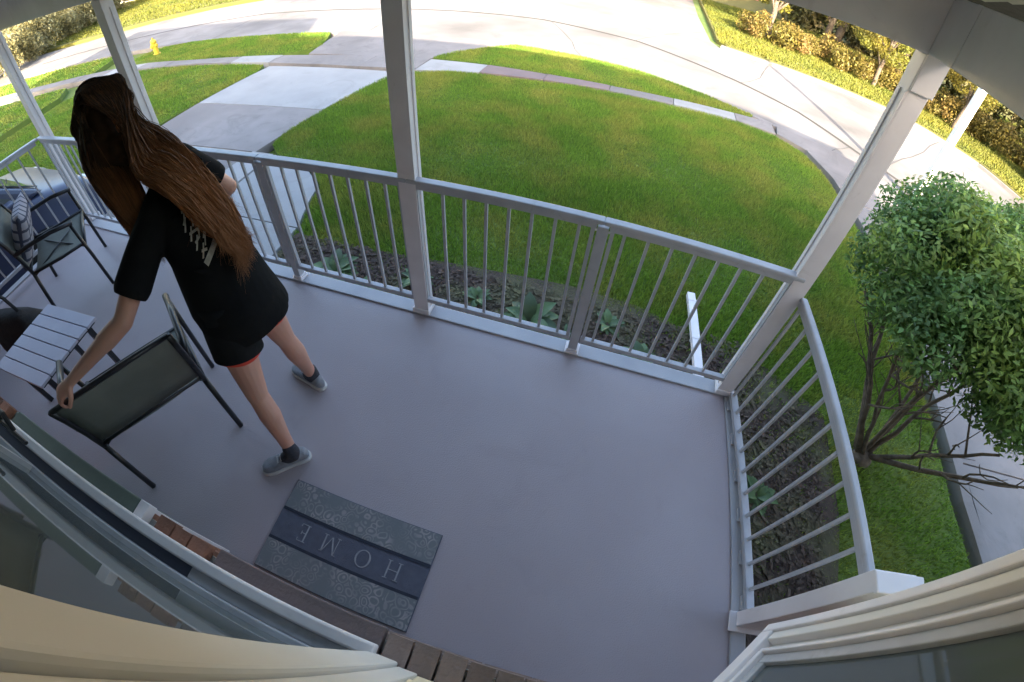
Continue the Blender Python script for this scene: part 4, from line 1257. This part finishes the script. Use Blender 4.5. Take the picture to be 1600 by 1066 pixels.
def loft(m, rings, n=28, e=1.0):
    """rings: (centre, axis a (vector with its radius), axis b (vector with its radius))"""
    o = len(m.v)
    for c, a, b in rings:
        for i in range(n):
            q = 2 * PI * i / n
            ca, sa = math.cos(q), math.sin(q)
            m.v.append(tuple(Vector(c) + Vector(a) * math.copysign(abs(ca) ** e, ca) + Vector(b) * math.copysign(abs(sa) ** e, sa)))
    for k in range(len(rings) - 1):
        for i in range(n):
            A = o + k * n
            m.f.append((A + i, A + (i + 1) % n, A + n + (i + 1) % n, A + n + i))
    m.f.append(tuple(o + i for i in range(n - 1, -1, -1)))
    A = o + (len(rings) - 1) * n
    m.f.append(tuple(A + i for i in range(n)))
def solidify_remesh(m, name, material, voxel, smooth=6, parent=None, org=ORG, fac=.5):
    me = bpy.data.meshes.new(name); me.from_pydata(m.v, [], m.f); me.update()
    bm = bmesh.new(); bm.from_mesh(me); bmesh.ops.recalc_face_normals(bm, faces=bm.faces); bm.to_mesh(me); bm.free()
    tmp = bpy.data.objects.new('tmp', me); COL.objects.link(tmp)
    r = tmp.modifiers.new('r', 'REMESH'); r.mode = 'VOXEL'; r.voxel_size = voxel; r.use_smooth_shade = True
    s = tmp.modifiers.new('s', 'SMOOTH'); s.iterations = smooth; s.factor = fac
    dg = bpy.context.evaluated_depsgraph_get(); dg.update()
    out = bpy.data.meshes.new_from_object(tmp.evaluated_get(dg))
    bpy.data.objects.remove(tmp)
    out.name = name
    out.materials.clear(); out.materials.append(material)
    out.transform(Matrix.Translation(-org))
    out.polygons.foreach_set('use_smooth', [True] * len(out.polygons))
    return link(name, out, parent)

P = V3(-2.30, -.89, .87)
S = V3(-2.60, -.765, 1.275)
sax = V3(-.15, .33, .06).normalized()            # from her left shoulder to her right shoulder
tax = (S - P).normalized()
fax = tax.cross(sax).normalized()                # chest direction
hax = V3(0.02, 1, 0).normalized()
LS = V3(-2.528, -.945, 1.20); RS = V3(-2.665, -.605, 1.30)
LH = V3(-2.29, -.975, .84); RH = V3(-2.30, -.80, .84)
LK = V3(-2.215, -1.085, .46); RK = V3(-2.275, -.765, .46)
LA = V3(-2.12, -1.165, .085); RA = V3(-2.265, -.72, .085)
LE = V3(-2.545, -1.235, .995); LW = V3(-2.722, -1.500, .878)
RE = V3(-2.60, -.47, 1.08); RW = V3(-2.82, -.50, .92)
HC = V3(-2.87, -.735, 1.55)
hdir = V3(-.80, 0.02, -.60).normalized()         # where the face points
hup = V3(-.55, .02, .83).normalized()
body = MB()
# torso
loft(body, [(P - tax * .09, hax * .13, fax * .09), (P, hax * .16, fax * .115), (P.lerp(S, .22), hax.lerp(sax, .3) * .145, fax * .105), (P.lerp(S, .45), hax.lerp(sax, .5) * .125, fax * .095),
            (P.lerp(S, .7), sax * .145, fax * .11), (P.lerp(S, .9), sax * .165, fax * .095), (S, sax * .14, fax * .07), (S + tax * .04, sax * .07, fax * .05)])
capsule(body, S + tax * .0, .055, HC - hup * .10 - hdir * .02, .052)
# head
hM = Matrix((hdir, sax.cross(hdir).normalized(), hup)).transposed()
side_ = hup.cross(hdir).normalized()
Mh = Matrix((hdir, side_, hup)).transposed()
body.ell(HC + hup * .02 - hdir * .01, (.098, .078, .108), 20, 14, Mh)
body.ell(HC - hup * .055 + hdir * .028, (.062, .055, .062), 16, 10, Mh)
capsule(body, HC + hdir * .082 + hup * .008, .008, HC + hdir * .100 - hup * .026, .011)      # nose
capsule(body, HC + hdir * .078 - hup * .060 + side_ * .018, .011, HC + hdir * .078 - hup * .060 - side_ * .018, .011)   # mouth
for s in (-1, 1):
    body.ell(HC + side_ * s * .076 - hup * .01 - hdir * .01, (.020, .010, .032), 10, 8, Mh)
    body.ell(HC + side_ * s * .030 + hdir * .083 + hup * .012, (.010, .016, .010), 10, 8, Mh)
M_eye = mat('dark_brown_eyes', (.03, .018, .012), None, 5, .1)
M_lip = mat('lips', (.42, .14, .12), (.36, .12, .10), 8, .45)
# limbs
capsule(body, LH + V3(0, .01, 0), .092, LH.lerp(LK, .5) + V3(.0, 0, 0), .075); capsule(body, LH.lerp(LK, .5), .075, LK, .052)
capsule(body, RH + V3(0, -.01, 0), .092, RH.lerp(RK, .5), .075); capsule(body, RH.lerp(RK, .5), .075, RK, .052)
for K, A in ((LK, LA), (RK, RA)):
    back = V3(.012, -.004, 0)
    capsule(body, K, .048, K.lerp(A, .30) + back * 1.3, .053); capsule(body, K.lerp(A, .30) + back * 1.3, .053, K.lerp(A, .68) + back * .5, .038); capsule(body, K.lerp(A, .68) + back * .5, .038, A + V3(0, 0, .0), .031)
capsule(body, LH + V3(.02, -.0, .03), .07, P + V3(.02, -.05, .02), .07); capsule(body, RH + V3(.02, .0, .03), .07, P + V3(.02, .05, .02), .07)
for Sh, E_, Wr in ((LS, LE, LW), (RS, RE, RW)):
    capsule(body, Sh, .050, Sh.lerp(E_, .5), .047); capsule(body, Sh.lerp(E_, .5), .047, E_, .039)
    capsule(body, E_, .040, E_.lerp(Wr, .32), .042); capsule(body, E_.lerp(Wr, .32), .042, Wr, .026, flat=.88)
capsule(body, LS, .05, S - tax * .03, .06); capsule(body, RS, .05, S - tax * .03, .06)
# hands
def hand(W, direction, palmn, curl, thumb_side):
    d = direction.normalized(); pn = (palmn - d * palmn.dot(d)).normalized(); a = d.cross(pn).normalized() * thumb_side
    # palm
    loft(body, [(W, a * .024, pn * .017), (W + d * .03, a * .033, pn * .015), (W + d * .07, a * .040, pn * .014), (W + d * .088, a * .038, pn * .012)], 16, .8)
    lens = (.072, .080, .075, .058)
    for k, L in enumerate(lens):
        off = a * (.029 - .0195 * k)
        p = W + d * (.085 - (.004 if k in (0, 3) else 0)) + off
        q = d.copy(); r = .0092 - .0005 * (k == 3) * 2
        rot = Quaternion(a * thumb_side, 0)
        for j, f in enumerate((.45, .32, .23)):
            ang_ = curl * (.6, 1.0, .8)[j]
            q = (q * math.cos(ang_) + pn * math.sin(ang_)).normalized() if j == 0 else (q * math.cos(ang_) + (pn * q.dot(d) - d * q.dot(pn)).normalized() * math.sin(ang_)).normalized()
            p2 = p + q * L * f
            capsule(body, p, r, p2, r * .93, 10); p = p2; r *= .93
    t0 = W + d * .028 + a * .026; t1 = t0 + (d * .6 + a * .7 + pn * .35).normalized() * .036; t2 = t1 + (d * .9 + a * .15 + pn * .5).normalized() * .028; t3 = t2 + (d * .9 - a * .1 + pn * .6).normalized() * .022
    capsule(body, t0, .0135, t1, .0115, 10); capsule(body, t1, .0115, t2, .010, 10); capsule(body, t2, .010, t3, .0088, 10)
hand(LW, V3(-.46, -.80, -.30), V3(-.1, .25, -1), .75, 1)
hand(RW, V3(-.6, .1, -.7), V3(.2, -.9, -.1), .45, -1)
solidify_remesh(body, 'body', M_skin, .0052, 5, wo)

for s in (-1, 1):
    MB().ell(HC + side_ * s * .030 + hdir * .0905 + hup * .012 - ORG, (.0055, .011, .0055), 12, 8, Mh).build('eye', M_eye, wo, True)
    MB().tube([HC + side_ * s * (.016 + .009 * k) + hdir * (.092 - .002 * k * k) + hup * (.030 + .002 * k) - ORG for k in range(4)], .003, 6).build('eyebrow', M_eye, wo, True)
MB().ell(HC + hdir * .088 - hup * .060 - ORG, (.005, .022, .006), 12, 8, Mh).build('lips', M_lip, wo, True)
# shirt
shirt = MB()
h0 = P - tax * .0 + V3(.03, 0, -.02)
loft(shirt, [(P + V3(.03, .005, -.14), hax * .205, V3(-.175,0,0)), (P + V3(.03, .005, -.09), hax * .20, V3(-.17,0,0)), (P + V3(.02, 0, -.03), hax * .195, V3(-.165, 0, -.03)), (P.lerp(S, .12), hax.lerp(sax, .2) * .185, fax * .158), (P.lerp(S, .35), hax.lerp(sax, .5) * .175, fax * .150),
             (P.lerp(S, .6), sax * .178, fax * .140), (P.lerp(S, .82), sax * .188, fax * .122), (P.lerp(S, .97), sax * .165, fax * .088), (S + tax * .028, sax * .10, fax * .062)])
capsule(shirt, S - tax * .02, .072, LS, .068); capsule(shirt, S - tax * .02, .072, RS, .068)
capsule(shirt, LS, .070, LS.lerp(LE, .30), .072); capsule(shirt, LS.lerp(LE, .30), .072, LS.lerp(LE, .62), .074, 20)
capsule(shirt, RS, .068, RS.lerp(RE, .30), .070); capsule(shirt, RS.lerp(RE, .30), .070, RS.lerp(RE, .62), .074, 20)
# folds
rng.seed(3)
for i in range(26):
    t_ = rng.uniform(.02, .8); q = rng.uniform(-1, 1)
    c = P.lerp(S, t_) - fax * (.135 - .03 * abs(q) - .02 * t_) + hax.lerp(sax, t_) * q * .11
    e_ = c + tax * rng.uniform(.05, .12) + sax * rng.uniform(-.09, .09)
    capsule(shirt, c, .012, e_ + fax * .008, .009, 8)
sh_o = solidify_remesh(shirt, 'shirt', M_shirt, .007, 7, wo)
# cut the sleeve ends flat-ish and the hem with a knife plane
def cut(o, co_, no_):
    bm = bmesh.new(); bm.from_mesh(o.data)
    cw = Vector(co_) - ORG
    geom = bm.verts[:] + bm.edges[:] + bm.faces[:]
    return bm, cw, geom
def trim(o, co_, no_, rad):
    """remove what lies past the plane (co_, no_) within rad of co_"""
    bm = bmesh.new(); bm.from_mesh(o.data)
    c = Vector(co_) - ORG; n = Vector(no_).normalized()
    fs = [f for f in bm.faces if (f.calc_center_median() - c).length < rad]
    gs = set(fs); es = {e for f in fs for e in f.edges}; vs = {v for f in fs for v in f.verts}
    bmesh.ops.bisect_plane(bm, geom=list(gs) + list(es) + list(vs), plane_co=c, plane_no=n)
    dl = [f for f in bm.faces if (f.calc_center_median() - c).length < rad and (f.calc_center_median() - c).dot(n) > 0]
    bmesh.ops.delete(bm, geom=dl, context='FACES')
    bm.to_mesh(o.data); bm.free()
for a_, b_ in ((LS, LE), (RS, RE)):
    dd = (b_ - a_).normalized()
    trim(sh_o, a_.lerp(b_, .72), dd, .12)
trim(sh_o, P + V3(.03, .005, -.115), V3(.06, 0, -1), .32)
so_ = sh_o.modifiers.new('t', 'SOLIDIFY'); so_.thickness = .003; so_.offset = -1
# shorts
sh2 = MB()
loft(sh2, [(P + V3(0, 0, .06), hax * .165, V3(.12, 0, 0)), (P + V3(0.01, 0, -.02), hax * .178, V3(.145, 0, 0)), (P + V3(.015, 0, -.09), hax * .178, V3(.142, 0, 0))])
for H_, K_, s in ((LH, LK, -1), (RH, RK, 1)):
    d = (K_ - H_).normalized(); a = V3(1, 0, 0); a = (a - d * d.dot(a)).normalized(); b = d.cross(a)
    loft(sh2, [(H_ + d * -.02, a * .115, b * .10), (H_ + d * .06, a * .118, b * .104), (H_ + d * .185, a * .120, b * .108)], 24)
sho = solidify_remesh(sh2, 'shorts', M_short, .007, 5, wo)
for H_, K_ in ((LH, LK), (RH, RK)):
    d = (K_ - H_).normalized()
    trim(sho, H_ + d * .172, d, .14)
    m = MB(); a = V3(1, 0, 0); a = (a - d * d.dot(a)).normalized(); b = d.cross(a)
    n = 28; vs = []
    for q_, r_ in ((.12, .100), (.19, .098), (.19, .094), (.12, .094)):
        for i in range(n):
            t_ = 2 * PI * i / n
            vs.append(H_ + d * (q_ + .004 * math.sin(3 * t_)) + (a * math.cos(t_) * 1.06 + b * math.sin(t_) * .95) * r_ - ORG)
    fs = [(k * n + i, k * n + (i + 1) % n, ((k + 1) % 4) * n + (i + 1) % n, ((k + 1) % 4) * n + i) for k in range(4) for i in range(n)]
    m.add(vs, fs).build('lining', M_coral, wo, True)
# socks and shoes
def foot(A, toe_dir, label):
    d = Vector(toe_dir).normalized(); a = V3(-d.y, d.x, 0); u = V3(0, 0, 1)
    heel = V3(A.x, A.y, 0) - d * .055
    m = MB(); 
    capsule(m, A + V3(0, 0, .045), .038, A + V3(0, 0, -.01), .040); capsule(m, A + V3(0, 0, -.01), .040, A + d * .05 + V3(0, 0, -.035), .036)
    solidify_remesh(m, 'sock', M_sock, .006, 2, wo)
    m = MB()
    def ring(t, w_, z0, z1):
        c = heel + d * t + u * (z0 + z1) / 2
        return (c, a * w_, u * (z1 - z0) / 2)
    loft(m, [ring(-.015, .012, .022, .055), ring(0, .028, .016, .085), ring(.03, .034, .015, .092), ring(.07, .036, .015, .090), ring(.11, .038, .015, .078), ring(.15, .043, .014, .062), ring(.19, .045, .014, .052), ring(.225, .036, .014, .044), ring(.243, .018, .016, .034)], 20, .85)
    so2 = solidify_remesh(m, 'shoe', M_shoe, .006, 3, wo)
    m = MB()
    pts = []
    for t, w_ in ((-.02, .014), (-.006, .031), (.03, .037), (.08, .036), (.13, .042), (.18, .049), (.215, .046), (.24, .033), (.25, .015)):
        pts.append((t, w_))
    poly = [heel + d * t - a * w_ for t, w_ in pts] + [heel + d * t + a * w_ for t, w_ in reversed(pts)]
    m.prism([(p.x - ORG.x, p.y - ORG.y) for p in poly], .0005, .022)
    m.build('sole', M_sole, so2, bevel=.005)
    m = MB()
    for k in range(4):
        c = heel + d * (.085 + .02 * k) + u * (.090 - .0085 * k) - ORG
        m.tube([c - a * .02, c + u * .004, c + a * .02], .0025, 6)
    m.build('laces', M_sole, so2)
foot(LA, (-.75, -.66, 0), '')
foot(RA, (-.93, .25, 0), '')

# ------------------------------------------------------------------ hair
def hairmat():
    m = bpy.data.materials.new('brown_hair'); m.use_nodes = True
    n = m.node_tree.nodes; l = m.node_tree.links; p = n['Principled BSDF']
    p.inputs['Roughness'].default_value = .58; p.inputs['Specular IOR Level'].default_value = .22
    g = n.new('ShaderNodeNewGeometry')
    tc = n.new('ShaderNodeTexCoord'); sp = n.new('ShaderNodeSeparateXYZ'); l.new(tc.outputs['Object'], sp.inputs[0])
    # lighting put into the colour: dark near the crown, copper-brown ends (by distance from the crown of the head)
    di = n.new('ShaderNodeVectorMath'); di.operation = 'DISTANCE'; di.inputs[1].default_value = tuple(HC + hup * .1 - ORG); l.new(tc.outputs['Object'], di.inputs[0])
    mr = n.new('ShaderNodeMapRange'); mr.inputs[1].default_value = .16; mr.inputs[2].default_value = .62; l.new(di.outputs['Value'], mr.inputs[0])
    mu = n.new('ShaderNodeMath'); mu.operation = 'MULTIPLY_ADD'; mu.inputs[1].default_value = .5; mu.inputs[2].default_value = -.25; l.new(g.outputs['Random Per Island'], mu.inputs[0])
    ad = n.new('ShaderNodeMath'); ad.operation = 'ADD'; ad.use_clamp = True; l.new(mr.outputs[0], ad.inputs[0]); l.new(mu.outputs[0], ad.inputs[1])
    mx = n.new('ShaderNodeMix'); mx.data_type = 'RGBA'; mx.inputs[6].default_value = (.030, .017, .010, 1); mx.inputs[7].default_value = (.30, .125, .05, 1)
    l.new(ad.outputs[0], mx.inputs[0]); l.new(mx.outputs[2], p.inputs['Base Color'])
    return m
M_hair = hairmat()
hr = MB()
CAP = HC + hup * .036 - hdir * .042
hr.ell(CAP, (.104, .097, .106), 20, 14, Mh)
nape = HC - hup * .02 - hdir * .08
back = [(-2.76, -.745, 1.50), (-2.64, -.755, 1.435), (-2.51, -.765, 1.365), (-2.40, -.77, 1.270), (-2.30, -.785, 1.175), (-2.235, -.80, 1.09)]
rad_ = [.078, .076, .070, .060, .048, .030]
bk = [Vector(b) for b in back]
loft(hr, [(c, sax * r_ * 1.25, -fax * r_ * .42) for c, r_ in zip(bk, rad_)], 18)
fr = [V3(-2.885, -.79, 1.56), V3(-2.90, -.815, 1.44), V3(-2.875, -.84, 1.32), V3(-2.80, -.87, 1.22), V3(-2.75, -.90, 1.12)]
loft(hr, [(c, V3(.5, .75, 0).normalized() * r1, V3(.75, -.5, 0).normalized() * r2) for c, r1, r2 in zip(fr, (.065, .068, .06, .042, .02), (.07, .05, .04, .03, .015))], 18)
fr2 = [V3(-2.90, -.69, 1.56), V3(-2.92, -.66, 1.43), V3(-2.88, -.65, 1.30), V3(-2.83, -.65, 1.2)]
loft(hr, [(c, V3(.5, .75, 0).normalized() * r1, V3(.75, -.5, 0).normalized() * r2) for c, r1, r2 in zip(fr2, (.05, .05, .045, .02), (.05, .045, .035, .02))], 18)
fr3 = [V3(-2.84, -.815, 1.53), V3(-2.78, -.855, 1.42), V3(-2.69, -.885, 1.31), V3(-2.62, -.915, 1.22), V3(-2.57, -.94, 1.14)]
loft(hr, [(c, V3(.5, .75, 0).normalized() * r1, V3(.75, -.5, 0).normalized() * r2) for c, r1, r2 in zip(fr3, (.065, .07, .062, .042, .02), (.065, .055, .042, .03, .015))], 18)
hr.ell(HC - hup * .035 - hdir * .035 + V3(0, -.055, 0), (.075, .045, .085), 16, 10, Mh)
hr.ell(HC - hup * .035 - hdir * .035 + V3(0, .055, 0), (.075, .04, .08), 16, 10, Mh)
hr.ell(V3(-2.74, -.80, 1.44), (.07, .06, .08), 14, 8)
M_hairbase = mat('dark_hair_underlayer', (.030, .018, .012), (.05, .026, .015), 30, .95, 0, spec=.05)
hair = solidify_remesh(hr, 'hair', M_hairbase, .010, 8, wo)
# strands
def cr(pts, n):
    out = []
    P_ = [pts[0] * 2 - pts[1]] + pts + [pts[-1] * 2 - pts[-2]]
    for i in range(1, len(P_) - 2):
        for k in range(n):
            t = k / n
            a, b, c, d = P_[i - 1:i + 3]
            out.append(.5 * ((2 * b) + (c - a) * t + (2 * a - 5 * b + 4 * c - d) * t * t + (3 * b - a - 3 * c + d) * t ** 3))
    out.append(pts[-1])
    return out
st = MB()
rng.seed(77)
def strand(pts, r, cl=None):
    q = cr(pts, 4)
    ph = rng.uniform(0, 6) if cl is None else round(cl * 5) * 1.7 + rng.uniform(-.5, .5); amp = rng.uniform(.003, .009) if cl is None else rng.uniform(.008, .015)
    L = len(q)
    q = [p + V3(math.sin(ph + i * .9), math.cos(ph * 1.3 + i * .8), math.sin(ph + i)) * amp * (i / L) for i, p in enumerate(q)]
    st.tube([p - ORG for p in q], [r * (1 if i < L * .7 else max(.15, (L - 1 - i) / (L * .3))) for i in range(L)], 3, False)
def scalp(th0, th1):
    while True:
        a = rng.uniform(0, 2 * PI); z = rng.uniform(-.2, 1)
        s_ = math.sqrt(max(0, 1 - z * z))
        v = V3(math.cos(a) * s_, math.sin(a) * s_, z)
        if v.x < .62:
            return v
for i in range(3000):
    v = scalp(0, 0)
    c = CAP
    p0 = c + Mh @ V3(v.x * .106, v.y * .099, v.z * .108)
    lat = max(-1, min(1, v.y * .8 + rng.gauss(0, .35)))
    pts = [p0]
    dep = rng.uniform(.4, 1.05)
    if v.x > -.1:
        pts.append(c + Mh @ V3(min(v.x * .106, .0) - .045, v.y * .098, .100 * math.sqrt(max(.05, 1 - .18 - v.y * v.y * .9))))
    if v.z > .1:
        pts.append(c + Mh @ V3(-.100, v.y * .085, .040))
    pts.append(c + Mh @ V3(-.112, v.y * .080, -.03))
    end = rng.choice((3, 4, 4, 5, 5, 5))
    for k in range(1, end + 1):
        pts.append(bk[k] - sax * (-lat) * rad_[k] * (1.45 + .1 * k) - fax * rad_[k] * .5 * dep * (1 - .5 * lat * lat) + V3(rng.gauss(0, .005), rng.gauss(0, .005), rng.gauss(0, .005)))
    e = pts[-1] + (bk[min(5, end)] - bk[min(5, end) - 1]).normalized() * rng.uniform(-.02, .075) + sax * rng.gauss(0, .034) + V3(0, 0, -.012)
    pts.append(e)
    strand(pts, rng.uniform(.0011, .0021), lat if rng.random() < .8 else None)
for i in range(2300):
    sgn = rng.random() < .78
    F_ = (fr if rng.random() < .5 else fr3) if sgn else fr2
    c = CAP
    a = rng.uniform(-1, 1)
    x0_ = rng.uniform(-.09, .07); y0_ = rng.gauss(0, .02)
    p0 = c + Mh @ V3(x0_, y0_, math.sqrt(max(.0004, .108 ** 2 - x0_ ** 2 - y0_ ** 2)))
    p1 = c + Mh @ V3(rng.uniform(-.06, .10), (1 if sgn else -1) * .098 * 1, rng.uniform(-.02, .04))
    # her left side points toward -y
    if (p1 - HC).dot(V3(0, -1, 0)) * (1 if sgn else -1) < 0:
        p1 = c + Mh @ V3(rng.uniform(-.06, .10), -(1 if sgn else -1) * .098, rng.uniform(-.02, .04))
    th = rng.uniform(0, 2 * PI)
    pts = [p0, p1, p1 + V3(.0, (p1 - HC).y * .12, -.06)]
    R1 = (.08, .072, .064, .046, .026); R2 = (.07, .053, .044, .034, .02)
    sc_ = 1 if sgn else .62
    for k in range(1, len(F_)):
        pts.append(F_[k] + V3(.5, .75, 0).normalized() * math.cos(th) * R1[k] * sc_ + V3(.75, -.5, 0).normalized() * math.sin(th) * R2[k] * sc_)
    pts.append(pts[-1] + V3(rng.gauss(.015, .012), rng.gauss(0, .012), -rng.uniform(.02, .1)))
    strand(pts, rng.uniform(.0011, .0020))
so3 = st.build('strands', M_hair, hair, True)
so3['kind'] = 'stuff'
# faded white print on the back of the shirt
M_print = mat('faded_white_print', (.55, .54, .50), (.32, .31, .28), 40, .9)
bpy.context.view_layer.update()
bmt = bmesh.new(); bmt.from_mesh(sh_o.data); bv = BVHTree.FromBMesh(bmt); bmt.free()
pm = MB()
oc = P.lerp(S, .50) - ORG
def patch(u0, v0, u1, v1, wd):
    """a printed bar on the cloth between (u,v) points: u across her back, v up her back"""
    n = 6; rows = []
    d = Vector((u1 - u0, v1 - v0)); L = d.length; d /= L; q = Vector((-d.y, d.x)) * wd / 2
    for i in range(n + 1):
        t = i / n
        for s in (-1, 1):
            u = u0 + (u1 - u0) * t + q.x * s; v = v0 + (v1 - v0) * t + q.y * s
            o_ = oc + sax * u + tax * v - fax * .5
            hit = bv.ray_cast(o_, fax)
            if hit[0] is None:
                return
            rows.append(hit[0] - fax * .0025)
    pm.add(rows, [(2 * i, 2 * i + 1, 2 * i + 3, 2 * i + 2) for i in range(n)])
rng.seed(8)
for k, (u, v) in enumerate([(-.105, .16), (-.125, .13), (-.09, .115), (-.125, .09), (-.095, .07), (-.125, .05), (-.09, .03), (-.12, .01), (-.075, .09), (-.07, .05)]):
    patch(u, v, u + rng.uniform(.02, .035), v + rng.uniform(-.03, .03), .009)
    patch(u + .02, v + .012, u - .008, v - .022, .007)
patch(-.130, -.035, -.05, -.020, .026)
for k in range(5):
    patch(.02 + .012 * k, .06 - .035 * k, .045 + .012 * k, .045 - .035 * k, .007)
if pm.v:
    pm.build('shirt_print', M_print, wo)['kind'] = 'stuff'
